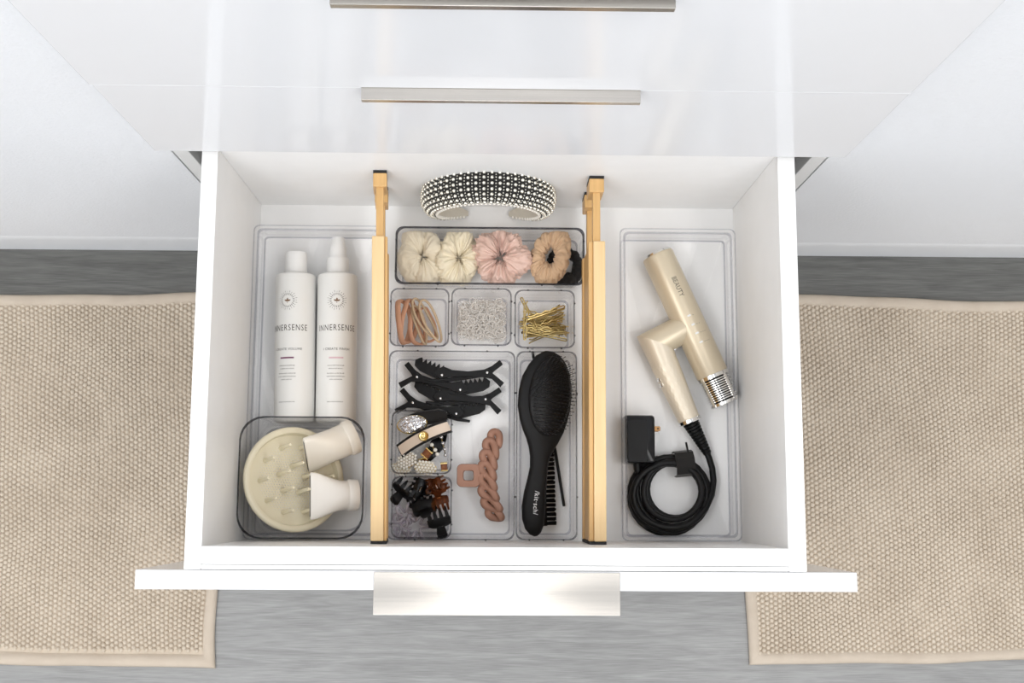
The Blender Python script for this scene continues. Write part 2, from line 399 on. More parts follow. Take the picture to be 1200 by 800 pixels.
# ------------------------------------------------------------------ bamboo dividers
def divider(label, x0, x1, ybody, ztop, skew, side, lean):
    """spring-loaded bamboo divider held between the drawer's front and back; skew moves its back end in x, lean its foot; side: +1 outer faces on the right"""
    h = .110; zb = ztop - h
    r = root('drawer_divider', label, 'drawer divider', ((x0 + x1) / 2, (YF + ybody) / 2, zb), 'bamboo drawer dividers')
    L = YB - YF
    def sx(y): return skew * (y - YF) / L
    def bar(name, m, xa, xb, ya, yb, z0, z1, bev=.0012, par=r):
        vs = [(x + sx(y) + lean * (z - ztop) / h, y, z) for x in (xa, xb) for y in (ya, yb) for z in (z0, z1)]
        return MB().add(vs, [(0, 1, 3, 2), (4, 6, 7, 5), (0, 4, 5, 1), (2, 3, 7, 6), (0, 2, 6, 4), (1, 5, 7, 3)]).build(name, m, par, bevel=bev)
    w = x1 - x0; xm = (x0 + x1) / 2; yf = YF + .0035
    # body: two long laminated rails with the sliding core between them
    core = bar('body_panel', 'bamboo', x0 + .002, x1 - .002, yf, ybody, zb + .006, ztop - .012)
    if side > 0:
        bar('top_rail', 'bamboo_pale', x0 + .0055, x1, yf, ybody, ztop - .014, ztop); bar('side_rail', 'bamboo', x0, x0 + .0055, yf, ybody, ztop - .016, ztop - .003)
    else:
        bar('top_rail', 'bamboo_pale', x0, x1 - .0035, yf, ybody, ztop - .014, ztop); bar('side_rail', 'bamboo', x1 - .0035, x1, yf, ybody, ztop - .016, ztop - .003)
    bar('bottom_rail', 'bamboo', x0, x1, yf, ybody, zb, zb + .014)
    # telescoping end
    bar('slide_rod', 'bamboo', xm - .0045, xm + .0045, ybody - .05, YB - .018, ztop - .018, ztop - .004)
    bar('slide_rod', 'bamboo', xm - .0045, xm + .0045, ybody - .05, YB - .018, zb + .006, zb + .020)
    for z0, z1 in ((ztop - .040, ztop - .0005), (zb, zb + .038)):
        b = bar('end_block', 'bamboo', x0 + .001, x1 - .001, YB - .020, YB - .0035, z0, z1)
        bar('rubber_pad', 'rubber', x0 + .001, x1 - .001, YB - .0035, YB - .0003, z0, z1, .0004, b)
    bar('rubber_foot', 'rubber', x0, x1, YF + .0003, YF + .0035, zb, ztop - .001, .0004)
    return r
divider('bamboo spring drawer divider to the left of the scrunchie bin', -.1434, -.1253, -.0735, ZD + .165, -.0075, -1, .008)
divider('bamboo spring drawer divider to the right of the hairbrush bin', .1030, .1226, -.0738, ZD + .150, .0008, 1, 0)

# ------------------------------------------------------------------ clear trays and bins
def bin_(name, label, cx, cy, hx, hy, z0, h, r=.009, taper=.0022, t=.0019, rim='acrylic_rim', rr=.0008, group=None, cat='bin', lip=0.0, nub=True, body='acrylic'):
    R_ = root(name, label, cat, (cx, cy, z0), group)
    b = taper; rb = max(r - b, .003)
    secs = [rrect(cx, cy, hx - b - .003, hy - b - .003, rb, z0 + .0002), rrect(cx, cy, hx - b, hy - b, rb, z0 + .003),
            rrect(cx, cy, hx - lip, hy - lip, r, z0 + h - .0012), rrect(cx, cy, hx - lip - t, hy - lip - t, max(r - t, .002), z0 + h - .0012),
            rrect(cx, cy, hx - b - t, hy - b - t, max(rb - t, .002), z0 + .005), rrect(cx, cy, hx - b - t - .003, hy - b - t - .003, max(rb - t, .002), z0 + .0022)]
    MB().loft(secs).build('bin_body', body, R_, smooth=40)
    m = MB(); m.loft([rrect(cx, cy, hx - lip - t / 2 + o, hy - lip - t / 2 + o, r, z0 + h - .001 + zz) for o, zz in
                      ((-rr, 0), (-rr * .7, rr * .7), (0, rr), (rr * .7, rr * .7), (rr, 0), (rr * .7, -rr * .7), (0, -rr), (-rr * .7, -rr * .7))], closed=True)
    m.build('rim', rim, R_, smooth=60)
    # the floor edge of the moulding, a faint thicker line
    m = MB(); q = .0011
    m.loft([rrect(cx, cy, hx - b - .004 + o, hy - b - .004 + o, rb, z0 + .0028 + zz) for o, zz in ((-q, 0), (0, q * .6), (q, 0), (0, -q * .6))], closed=True)
    m.build('base_edge', 'acrylic_edge', R_, smooth=60)
    if nub:
        m = MB()
        for sx_ in (-.55, .55):
            for s in (-1, 1):
                m.ball((cx + sx_ * hx, cy + s * (hy - .0002), z0 + h - .0035), .0013, 6, 4); m.ball((cx + s * (hx - .0002), cy + sx_ * hy, z0 + h - .0035), .0013, 6, 4)
        tag(m.build('spacer_nubs', 'smoke_rim', R_, smooth=60), kind='stuff')
    return R_
def bin_px(name, label, px, h=.05, z0=None, **k):
    z0 = ZD if z0 is None else z0
    a = at(px[0], px[1], z0 + h); b = at(px[2], px[3], z0 + h)
    return bin_(name, label, (a.x + b.x) / 2, (a.y + b.y) / 2, abs(b.x - a.x) / 2, abs(a.y - b.y) / 2, z0, h, **k)
ZI = ZD + .0024                              # standing inside a bin
def tray(label, x0, x1, y0, y1):
    R_ = bin_('clear_tray', label, (x0 + x1) / 2, (y0 + y1) / 2, (x1 - x0) / 2, (y1 - y0) / 2, ZD, .048, r=.006, taper=.0012, t=.0025, rim='acrylic_edge', rr=.0013, nub=False, lip=.004, group='long clear trays', cat='tray')
    # outward flange
    cx, cy, hx, hy = (x0 + x1) / 2, (y0 + y1) / 2, (x1 - x0) / 2, (y1 - y0) / 2
    m = MB(); z = ZD + .047
    m.loft([rrect(cx, cy, hx - o, hy - o, .007, z + zz) for o, zz in ((.0045, 0), (0, 0), (0, .0012), (.0045, .0012))], closed=True)
    m.build('flange', 'acrylic', R_, smooth=40)
    m = MB(); q = .0007
    m.loft([rrect(cx, cy, hx + o, hy + o, .007, z + zz) for o, zz in ((-q, 0), (0, q), (q, 0), (0, -q))], closed=True)
    m.build('flange_edge', 'acrylic_edge', R_, smooth=60)
    return R_
tray('long clear plastic tray holding the white bottles and the square bin', -.3110, -.1480, -.4245, -.0335)
tray('long clear plastic tray holding the hair dryer', .1523, .2985, -.4245, -.0337)
SQ = bin_px('square_bin', 'clear square bin with rounded corners and grey rim holding dryer attachments', (281, 487, 425, 632), h=.10, z0=ZD + .003, r=.028, taper=.004, t=.0022, rim='smoke_rim', rr=.0010, nub=False)
bin_px('storage_bin', 'long clear bin of scrunchies in front of the headband', (464, 265, 685, 334), rim='smoke_rim', rr=.0014, r=.010)
bin_px('storage_bin', 'small clear bin holding peach and beige hair ties', (457.5, 337, 526, 406), group='small clear bins')
bin_px('storage_bin', 'small clear bin full of tiny clear elastics', (529, 337, 599.5, 405), group='small clear bins')
bin_px('storage_bin', 'small clear bin of gold bobby pins', (603, 339, 674, 408), group='small clear bins')
bin_px('storage_bin', 'large clear bin with black alligator clips and a brown chain claw clip', (456, 410, 603, 633))
bin_px('storage_bin', 'narrow clear bin under the black hairbrush', (605, 411, 677, 633))
bin_px('storage_bin', 'small clear bin holding a glitter clip and pearl clips', (459, 480, 529, 555.5), z0=ZI, group='small clear bins')
bin_px('storage_bin', 'small clear bin of claw clips and coil ties at drawer front', (459, 557.5, 529, 631), z0=ZI, group='small clear bins')

# ------------------------------------------------------------------ bottles
def bottle(label, base, tip, spray, prod, bar_mat, rot, w_lines):
    """lying on its back, axis from base point to tip point"""
    r_ = .0253; zc = ZD + .003 + r_ + .0006
    b = at(*base, zc); t = at(*tip, zc); ax = (t - b).normalized(); L = (t - b).length
    R_ = root('spray_bottle' if spray else 'bottle', label, 'bottle', (b.x, b.y, ZD + .003), 'white hair product bottles')
    m = MB(); m.lathe([(0, 0), (r_ - .004, 0), (r_ - .0012, .0015), (r_, .005), (r_, L - .004), (r_ - .0008, L - .0018), (r_ - .003, L - .0005), (.0, L)], 48, ax, b)
    body = m.build('bottle_body', 'bottle_white', R_, smooth=50)
    e = b + ax * L
    if not spray:
        MB().lathe([(0, 0), (.0138, 0), (.0140, .026), (.0134, .0282), (.011, .0286), (0, .0286)], 36, ax, e).build('cap', 'cap_white', R_, smooth=40)
    else:
        m = MB(); m.lathe([(0, 0), (.0142, 0), (.0142, .0195), (.0136, .0208), (0, .0208)], 36, ax, e)
        for k in range(36):
            a = 2 * pi * k / 36
        m.build('collar', 'cap_white', R_, smooth=40)
        MB().lathe([(0, .0205), (.0112, .0205), (.0106, .034), (.0085, .0405), (.0083, .047), (.0076, .0478), (0, .0478)], 32, ax, e).build('sprayer', 'cap_white', R_, smooth=40)
    side = ax.cross(Vector((0, 0, 1))).normalized()
    def wrap(vf, name, m_, along):
        v, f = vf; out = []
        for x, y in v:
            a = x / r_ + rot
            out.append(b + ax * (along + y) + (side * sin(a) + Vector((0, 0, 1)) * cos(a)) * (r_ + .00018))
        return MB().add(out, f).build(name, m_, body)
    def A(py): return L * (base[1] - py) / (base[1] - tip[1])
    # sunburst emblem with a small three-petalled flower
    v, f = [], []
    def quad(p, q, w_):
        d = Vector((q[0] - p[0], q[1] - p[1])); n = Vector((-d.y, d.x)).normalized() * w_ / 2; k = len(v)
        v.extend([(p[0] + n.x, p[1] + n.y), (p[0] - n.x, p[1] - n.y), (q[0] - n.x, q[1] - n.y), (q[0] + n.x, q[1] + n.y)]); f.append((k, k + 1, k + 2, k + 3))
    for k in range(24):
        a = 2 * pi * k / 24
        for i, (ra, rb) in enumerate(((.0068, .0094), (.0104, .0116 + .0010 * (k % 2)))):
            quad((ra * cos(a), ra * sin(a)), (rb * cos(a), rb * sin(a)), .00060 if i == 0 else .00042)
    wrap((v, f), 'emblem', 'print_grey', A(356))
    v, f = [], []
    for a0 in (25, 90, 155):
        a = radians(a0); d = Vector((cos(a), sin(a))); n = Vector((-d.y, d.x)); k = len(v)
        for s_, w_ in ((0, .0002), (.0018, .0011), (.0032, .0009), (.0044, .0001)): v.extend([tuple(d * s_ + n * w_ + Vector((0, -.0012))), tuple(d * s_ - n * w_ + Vector((0, -.0012)))])
        for i in range(3): f.append((k + 2 * i, k + 2 * i + 1, k + 2 * i + 3, k + 2 * i + 2))
    quad((0, -.0012), (0, -.0036), .0006)
    wrap((v, f), 'emblem_flower', 'print_brown', A(356))
    v, f = text_mesh('INNERSENSE', .0078, spacing=1.22); wrap(([(x, y * 1.38) for x, y in v], f), 'lettering', 'print_grey', A(388))
    wrap(text_mesh(prod, .0041, spacing=1.15), 'lettering', 'print_black', A(412.5))
    v, f = [], []
    for k in range(9): quad((-.009 + .002 * k, 0), (-.007 + .002 * k, 0), .0019)
    wrap((v, f), 'colour_bar', bar_mat, A(422.5))
    # the small print is too fine to read in the photograph: rows of tiny strokes
    v, f = [], []; rg = random.Random(int(base[0]))
    for row, wd in w_lines:
        x = -wd / 2
        while x < wd / 2 - .0005:
            l = min(rg.uniform(.0006, .0028), wd / 2 - x); k = 0
            while k < l: quad((x + k, A(row) - .0005), (x + k + .0001, A(row) + rg.choice((.0005, .0005, .0008))), .0003); k += .00062
            x += l + .0008
    tag(wrap((v, f), 'small_print', 'print_grey', 0), kind='stuff')
    return R_
rows = [(431.5, .021), (435, .018), (440.5, .022), (444, .023), (447.5, .015), (473, .021)]
bottle('white cylindrical bottle with plain round cap and plum bar', (344.8, 495), (347, 322), False, 'I CREATE VOLUME', 'print_plum', radians(-14), rows)
bottle('white bottle with fine mist spray nozzle and pink bar', (393.5, 495), (396, 322), True, 'I CREATE FINISH', 'print_pink', radians(6), rows)

# ------------------------------------------------------------------ dryer attachments in the square bin
def frame(o, zaxis, xaxis):
    z = Vector(zaxis).normalized(); x = Vector(xaxis); x = (x - z * x.dot(z)).normalized(); y = z.cross(x)
    return Matrix.Translation(Vector(o)) @ Matrix((x, y, z)).transposed().to_4x4()
ZQ = ZD + .006
# diffuser: shallow bowl tilted to the right, prongs standing on it
dc = at(343, 562, ZQ + .050)
DM = frame(dc, (.50, .10, .86), (1, 0, 0))
R_ = root('diffuser_attachment', 'round cream hair dryer diffuser with prongs in the square bin', 'dryer diffuser', (dc.x, dc.y, ZQ))
m = MB(DM); RD = .064
m.lathe([(.022, -.040), (.0245, -.040), (.027, -.022), (.045, -.013), (RD - .001, .002), (RD, .006), (RD - .001, .0085), (RD - .004, .0095), (RD - .0075, .008), (RD - .0085, .004), (RD - .0095, .0), (.02, -.0045), (.0, -.005)], 64)
body = m.build('bowl', 'cream_plastic', R_, smooth=50)
m = MB(DM)
g = -14
for i in range(-15, 16):
    for j in range(-18, 19):
        x = (i + .5 * (j % 2)) * .0036; y = j * .0031
        if x * x + y * y < (RD - .013) ** 2: m.ball((x, y, -.0046 + .0042 * ((x * x + y * y) ** .5 / RD) ** 1.5), .0011, 5, 3)
tag(m.build('perforations', 'ivory_plastic', body, smooth=60), kind='stuff')
for rr_, n, a0, h_ in ((.017, 5, .3, .036), (.041, 10, .1, .034)):
    for k in range(n):
        a = a0 + 2 * pi * k / n; x, y = rr_ * cos(a), rr_ * sin(a)
        mm = MB(DM @ Matrix.Translation((x, y, -.004))); mm.lathe([(0, 0), (.0036, 0), (.0026, .006), (.0022, h_ - .002), (.0016, h_), (.0007, h_ - .0005), (0, h_ - .001)], 12)
        mm.build('prong', 'cream_plastic', R_, smooth=45)
def nozzle(label, o, zaxis, xaxis, m_, wide, L, rc, grp='hair dryer concentrator nozzles'):
    Mx = frame(o, zaxis, xaxis)
    base = Vector((o[0], o[1], ZQ))
    R_ = root('concentrator_nozzle', label, 'dryer nozzle', base, grp)
    secs = []; n = 32
    for t in [0, .04, .18, .22, .35, .5, .65, .8, .92, .985, 1]:
        s = max(0, (t - .2) / .8); s = s * s * (3 - 2 * s)
        hx = rc + (wide - rc) * s; hy = rc * (1 - s) + .0055 * s; pw = 1 - .45 * s
        if t in (0, 1): hx *= .965; hy *= .9
        secs.append([(hx * math.copysign(abs(cos(2 * pi * j / n)) ** pw, cos(2 * pi * j / n)), hy * math.copysign(abs(sin(2 * pi * j / n)) ** pw, sin(2 * pi * j / n)), L * t) for j in range(n)])
    bd = MB(Mx).loft(secs).build('nozzle_body', m_, R_, smooth=45)
    # slot in the blade end, raised ridge and round collar
    mm = MB(Mx); mm.box(-wide * .86, wide * .86, -.0016, .0016, L - .002, L + .0003); mm.build('slot', 'print_grey', bd)
    MB(Mx).lathe([(rc - .001, -.004), (rc + .0012, -.004), (rc + .0016, -.002), (rc + .0016, .006), (rc + .0002, .008), (rc - .001, .008)], 40).build('collar', m_, bd, smooth=40)
    return R_
o1 = at(412, 512, ZQ + .052); t1 = at(362, 533, ZQ + .068)
nozzle('ivory dryer nozzle propped on the diffuser, nearer the bottles', o1, t1 - o1, (.22, .62, .75), 'ivory_plastic', .034, .060, .0200)
o2 = at(414, 580, ZQ + .050); t2 = at(366, 581, ZQ + .068)
nozzle('pale dryer nozzle with wide flat mouth, nearer the drawer front', o2, t2 - o2, (0, 1, 0), 'pale_plastic', .0285, .053, .0175)

# ------------------------------------------------------------------ headband
hc = at(572, 217, ZD + .140); HXc, HYc = hc.x, hc.y
R_ = root('headband', 'padded headband covered in rhinestones with pearl edging, behind the scrunchies', 'headband', (HXc, HYc, ZD))
RX, RZ_ = .0625, .070; HZ = ZD + .068; PH = radians(152)
def arch(ph, out, yy):
    """point of the band: ph from the crown, out = distance outside the lining, yy across the band"""
    n = Vector((sin(ph) / RX, 0, cos(ph) / RZ_)).normalized()
    return Vector((HXc + RX * sin(ph), HYc + yy, HZ + RZ_ * cos(ph))) + n * out
def hw(ph): t = abs(ph) / PH; return .0215 * (1 - .80 * t ** 3)
def th(ph): t = abs(ph) / PH; return .0225 * (1 - .78 * t ** 2.6)
NS = 64
m = MB(); secs = []
for i in range(NS + 1):
    ph = -PH + 2 * PH * i / NS; a, b = hw(ph), th(ph); s = [arch(ph, .002, -a), ]
    s += [arch(ph, .002 + b * sin(pi * k / 12) ** .75, -a * 1.08 * cos(pi * k / 12)) for k in range(1, 12)] + [arch(ph, .002, a)]
    secs.append(s)
pad = m.loft(secs).build('padding', 'black_velvet', R_, smooth=60)
m = MB(); m.loft([[arch(ph, o, y) for o, y in ((0, -hw(ph) * .92), (.0022, -hw(ph) * .92), (.0022, hw(ph) * .92), (0, hw(ph) * .92))] for ph in [-PH * 1.02 + 2.04 * PH * i / NS for i in range(NS + 1)]])
m.build('lining', 'lining', R_, smooth=50)
m = MB()
na = 48
for i in range(na):
    ph = -PH * .96 + 1.92 * PH * (i + .5) / na
    for k in range(10):
        t = pi * (k + .75) / 10.5
        o = .002 + th(ph) * sin(t) ** .75; y = -hw(ph) * 1.08 * cos(t)
        m.ball(arch(ph, o + .0004, y), .00235 if th(ph) > .011 else .0017, 6, 4)
    ph2 = ph + 1.92 * PH / na / 2
    for k in range(19):
        t = pi * (k + .8) / 19.6
        m.ball(arch(ph2, .002 + th(ph2) * sin(t) ** .75 + .0001, -hw(ph2) * 1.08 * cos(t)), .00105, 5, 3)
tag(m.build('rhinestones', 'rhinestone', pad, smooth=25), kind='stuff')
m = MB()
npz = 66
for i in range(npz):
    ph = -PH + 2 * PH * (i + .5) / npz
    m.ball(arch(ph, .0015, -hw(ph) * 1.02), .0024, 8, 5)
tag(m.build('pearl_trim', 'pearl', R_, smooth=60), kind='stuff')

# ------------------------------------------------------------------ scrunchies
def scrunchie(label, px, py, z, R, r, m_, seed, folds, sx=1, sy=1, rot=0, tilt=(0, 0), amp=.4, crease=.15, slant=.5, name='scrunchie'):
    """gathered fabric ring: uneven puffs between sharp slanting valleys, creases on top"""
    c = at(px, py, z); rg = random.Random(int(seed * 10))
    Mx = Matrix.Translation(c) @ Matrix.Rotation(rot, 4, 'Z') @ Matrix.Rotation(tilt[0], 4, 'X') @ Matrix.Rotation(tilt[1], 4, 'Y')
    m = MB(Mx); NA, NB = 220, 44; secs = []
    val = []; t = 0
    for i in range(folds):
        t += rg.uniform(.45, 1.55); val.append(t)
    val = [(2 * pi * q / t, rg.uniform(.5, 1), rg.uniform(-slant, slant), rg.uniform(.5, 1) * 2 * pi / folds * .34) for q in val]
    for i in range(NA):
        a = 2 * pi * i / NA; s = []
        for j in range(NB):
            b = 2 * pi * j / NB; f = 0
            for q, d, sl, w_ in val:
                e = (a - q - sl * sin(b * .5 + .4) + pi) % (2 * pi) - pi
                f = max(f, d * math.exp(-abs(e / w_) ** 1.3))
            inner = .5 - .5 * cos(b)
            nv = Vector((cos(a) * 2.6, sin(a) * 2.6, sin(b) * 1.4 + seed))
            ridge = 1 - 2 * abs(noise.noise(nv * 1.9))
            k = r * (1.04 - amp * f + crease * (ridge - .5) + .26 * noise.noise(nv * .55))
            k *= 1 - .22 * inner
            rad = R * (1 + .14 * noise.noise(Vector((cos(a), sin(a), seed + 4)))) + k * cos(b); zz = k * sin(b) * .92 + r * .25 * noise.noise(Vector((cos(a) * 1.3, sin(a) * 1.3, seed + 9)))
            s.append((rad * cos(a) * sx, rad * sin(a) * sy, zz))
        secs.append(s)
    m.loft(secs, closed=True)
    zmin = min(p.z for p in m.v); dz = max(0, ZI + .0006 - zmin)
    y0, y1 = at(600, 329.5, ZI + .05).y, at(600, 269, ZI + .05).y
    for p in m.v:
        p.z += dz
        if p.z < ZI + .052:                     # cloth pressed against the bin walls
            if p.y < y0: p.y = y0 + (p.y - y0) * .04
            if p.y > y1: p.y = y1 + (p.y - y1) * .04
    lo = min(p.z for p in m.v)
    return tag(m.build(name, m_, None, smooth=80, origin=(c.x, c.y, lo)), label, 'scrunchie', 'scrunchies in the long bin')
scrunchie('black velvet scrunchie lying under the tan one', 662, 312, ZI + .010, .0165, .0085, 'black_velvet', 5.1, 9, 1.0, 1.15)
scrunchie('plush cream scrunchie at the left end of the bin', 495, 301, ZI + .028, .0150, .0182, 'cream_fleece', 1.7, 5, .92, 1.25, .2, (0, .10), .42, .10, .5)
scrunchie('thinner cream scrunchie between the plush and pink ones', 536, 303, ZI + .026, .0135, .0160, 'cream_satin', 3.3, 7, 1.0, 1.38, -.3, (0, .35), .55, .22, .8)
scrunchie('pink satin scrunchie in the middle of the bin', 587, 302, ZI + .031, .0150, .0160, 'pink_satin', 8.2, 7, 1.15, 1.22, .3, (.1, -.10), .62, .34, .9)
scrunchie('tan crinkled scrunchie at the right end of the bin', 645, 301, ZI + .034, .0170, .0122, 'tan_crinkle', 6.4, 15, .88, 1.32, -.2, (0, -.30), .30, .22, .3)

# ------------------------------------------------------------------ hair ties
def loop(name, label, cat, px, py, z, a, b, r, m_, rot, roll, flat=1, grp=None, wob=.06, seed=0):
    c = at(px, py, z)
    Mx = Matrix.Translation(c) @ Matrix.Rotation(rot, 4, 'Z') @ Matrix.Rotation(roll, 4, 'Y')
    pts = []
    for i in range(48):
        t = 2 * pi * i / 48; k = 1 + wob * noise.noise(Vector((cos(t) * 1.5, sin(t) * 1.5, seed)))
        pts.append(Mx @ Vector((a * k * cos(t), b * k * sin(t), .002 * sin(2 * t + seed))))
    m = MB(); m.tube(pts, r, 8, True, flat, up=tuple((Mx.to_3x3() @ Vector((0, 0, 1)))) if flat != 1 else None)
    zmin = min(p.z for p in m.v); dz = max(0, ZI + .0005 - zmin)
    for p in m.v: p.z += dz
    return tag(m.build(name, m_, None, smooth=80, origin=(c.x, c.y, zmin + dz)), label, cat, grp)
G1 = 'hair ties in the small bin'
loop('hair_tie', 'thick peach hair tie standing at the left of the pile', 'hair tie', 473, 377, ZI + .024, .0200, .0275, .0038, 'peach_elastic', .06, 1.25, .55, G1, .1, 1)
loop('hair_tie', 'peach hair tie second from the left of the pile', 'hair tie', 479, 377, ZI + .021, .0175, .0270, .0038, 'peach_elastic', -.12, 1.05, .55, G1, .1, 2)
loop('hair_tie', 'peach hair tie in the middle, mostly under beige ties', 'hair tie', 489, 382, ZI + .015, .0150, .0230, .0038, 'peach_elastic', .10, .95, .55, G1, .1, 3)
loop('hair_tie', 'peach hair tie lying lowest at the right of the pile', 'hair tie', 500, 381, ZI + .010, .0120, .0230, .0030, 'peach_elastic', .25, .6, .55, G1, .1, 4)
loop('hair_tie', 'thin beige hair tie leaning from top left to lower right', 'hair tie', 498, 374, ZI + .030, .0105, .0290, .0016, 'beige_elastic', .52, .75, 1, G1, .05, 5)
loop('hair_tie', 'thin beige hair tie on top, bowed to the right', 'hair tie', 505, 376, ZI + .034, .0095, .0285, .0016, 'beige_elastic', .42, .5, 1, G1, .05, 6)
loop('hair_tie', 'thin beige hair tie running straight down the pile', 'hair tie', 492, 380, ZI + .027, .0070, .0260, .0016, 'beige_elastic', .3, .6, 1, G1, .05, 7)

# ------------------------------------------------------------------ tiny clear elastics: uncountable
m = MB(); rg = random.Random(11)
ca, cb = at(536, 350, ZI + .02), at(594, 400, ZI + .02)
for i in range(330):
    p = Vector((rg.uniform(ca.x + .005, cb.x - .005), rg.uniform(cb.y + .005, ca.y - .004), ZI + .007 + .020 * rg.random() ** .8))
    Mx = Matrix.Translation(p) @ Matrix.Rotation(rg.uniform(0, 6.3), 4, 'Z') @ Matrix.Rotation(rg.uniform(-.7, .7), 4, 'X')
    a, b = rg.uniform(.004, .0065), rg.uniform(.0035, .006)
    m.tube([Mx @ Vector((a * cos(t), b * sin(t), 0)) for t in [2 * pi * k / 12 for k in range(12)]], .0007, 4, True)
cc = (ca + cb) / 2
tag(m.build('clear_elastics', 'clear_elastic', None, smooth=80, origin=(cc.x, cc.y, ZI)), 'heap of tiny clear hair elastics in the middle small bin', 'elastics', kind='stuff')

# ------------------------------------------------------------------ bobby pins
def pin_mesh():
    m = MB(); L = .050; pts = [(-L / 2, .0012, 0)]
    pts = [(-L / 2 + .0, .0034, 0)]
    for i in range(1, 17):
        x = -L / 2 + L * .93 * i / 16
        pts.append((x, .0016 + (.0011 * sin(2 * pi * (i - 3) / 4.0) if 4 <= i <= 13 else 0), 0))
    for k in range(1, 6):
        a = pi / 2 - pi * k / 6; pts.append((L * .445 + .0016 * cos(a), .0016 * sin(a), 0))
    pts += [(L * .44, -.0014, 0), (0, -.0012, 0), (-L / 2, -.0008, 0), (-L / 2 - .002, -.0016, 0)]
    m.tube(pts, .00062, 6, False, 1.5, up=(0, 0, 1))
    m.ball((-L / 2, .0034, 0), .0010, 6, 4); m.ball((-L / 2 - .002, -.0016, 0), .0010, 6, 4)
    return m
pin0 = pin_mesh().build('bobby_pin', 'gold', None, smooth=60)
G2 = 'gold bobby pins in the small bin'
rg = random.Random(5)
pins = [(615, 376, .034, 90, 0, 'gold bobby pin lying upright at the left of the pile'), (621, 368, .030, 118, 0, 'gold bobby pin crossing the upright one, slanting right'),
        (637, 368, .036, 12, 0, 'gold bobby pin lying level along the top of the pile'), (641, 366, .040, 20, 5, 'topmost gold bobby pin slanting up to the right')]
for i in range(24):
    py = 371 + 22 * (i % 12) / 11 + rg.uniform(-2, 2)
    pins.append((637 + rg.uniform(-6, 6), py, .005 + .0014 * (i % 12) + (.012 if i > 11 else 0), rg.choice((38, 28, 22, 12, -6, 4, -14, 33)) * (1 if py < 384 else .45) + rg.uniform(-7, 7), rg.uniform(-7, 7), None))
for i, (px, py, z, ang, tl, lb) in enumerate(pins):
    o = pin0 if i == 0 else pin0.copy()
    if i: COL.objects.link(o)
    p = at(px, py, ZI + z); o.location = p
    o.rotation_euler = (rg.uniform(-1.2, 1.2) if lb is None else .3, radians(tl), radians(ang + (180 if rg.random() < .4 else 0)))
    tag(o, lb or 'gold bobby pin among the tangled pile in the right small bin', 'bobby pin', G2)

# ------------------------------------------------------------------ alligator clips
def plate(Mx, poly, z0, z1): return MB(Mx).prism(poly, z0, z1)
def gator(label, hinge, mid, z, flip, lift):
    """crocodile sectioning clip: two levers crossing at the hinge rivet, a long thin jaw and a jointed toothed beak"""
    h = at(*hinge, z); e = at(*mid, z)
    u = (e - h); u.z = 0; u.normalize(); v = Vector((-u.y, u.x, 0)) * flip
    ang = lift
    uz = (u * cos(ang) + Vector((0, 0, sin(ang)))).normalized(); wz = u.cross(v) ; wz = uz.cross(v).normalized() * (1 if flip > 0 else 1)
    if wz.z < 0: wz = -wz
    Mx = Matrix.Translation(h) @ Matrix((uz, v, wz)).transposed().to_4x4()
    R_ = root('alligator_clip', label, 'hair clip', (h.x, h.y, z - .003), 'black alligator clips')
    k = .001
    def P(*a): return [(x * k * (.76 if x < 0 else 1), y * k * (.98 if x < -5 else 1.18)) for x, y in a]
    # long jaw with its thumb lever, slightly bowed
    MB(Mx).prism(P((-27, 10.5), (-22, 16.5), (-8, 9), (3, 4.4), (20, 1.4), (40, -2.2), (60, -3.4), (76, -2.6), (76, -5.2), (60, -7), (40, -6.6), (18, -4.6), (4, -3.4), (-4, -3), (-12, 2.4)), -.0058, -.0008).build('jaw', 'black_plastic', R_, bevel=.0007)
    MB(Mx).prism(P((-27, -14), (-20.5, -19.5), (-7, -8), (4, -4.6), (24, -3.0), (48, -2.4), (60, -3.6), (67, 1), (64, 6), (55, 9.5), (44, 5.0), (24, 2.6), (8, 3.4), (-2, 4), (-9, -1)), -.0004, .0046).build('lever', 'black_plastic', R_, bevel=.0007)
    teeth = [(50, 5.5), (54, 9.6)]
    x = 57
    while x < 88: teeth += [(x, 6.2 - (x - 57) * .03), (x + 2.8, 11.2 - (x - 57) * .03)]; x += 5.8
    bk = teeth + [(92, 8.5), (96, 5), (94, -1), (86, -4.2), (60, -5.6), (50, -4)]
    # the beak swings out on its own rivet
    A = radians(-17); bk2 = [(56 + (x - 56) * cos(A) - y * sin(A) if False else x, y) for x, y in bk]
    Mb = Mx @ Matrix.Translation((.057, 0, 0)) @ Matrix.Rotation(radians(25), 4, 'Z') @ Matrix.Translation((-.057, 0, 0))
    MB(Mb).prism(P(*bk2), -.0052, .0002).build('beak', 'black_plastic', R_, bevel=.0006)
    for x, y, zz in ((0, 0, .0046), (57, 0, .0046)):
        MB(Mx @ Matrix.Translation((x * k, y * k, zz))).lathe([(0, -.001), (.0017, -.001), (.0017, .0003), (.0012, .0008), (0, .0009)], 12).build('rivet', 'chrome', R_, smooth=40)
    return R_
gator('black alligator clip with levers at the left, lying in the upper row', (489, 442), (543, 458), ZI + .018, 1, 0)
gator('black alligator clip with levers at the right, topmost of the upper row', (571, 437), (514, 440), ZI + .026, -1, 0)
gator('black alligator clip with levers at the left, partly behind the glitter clip bin', (484, 472), (539, 486), ZI + .0075, 1, 0)
gator('black alligator clip with levers at the right, in the lower row', (569, 468), (512, 467), ZI + .0125, -1, 0)

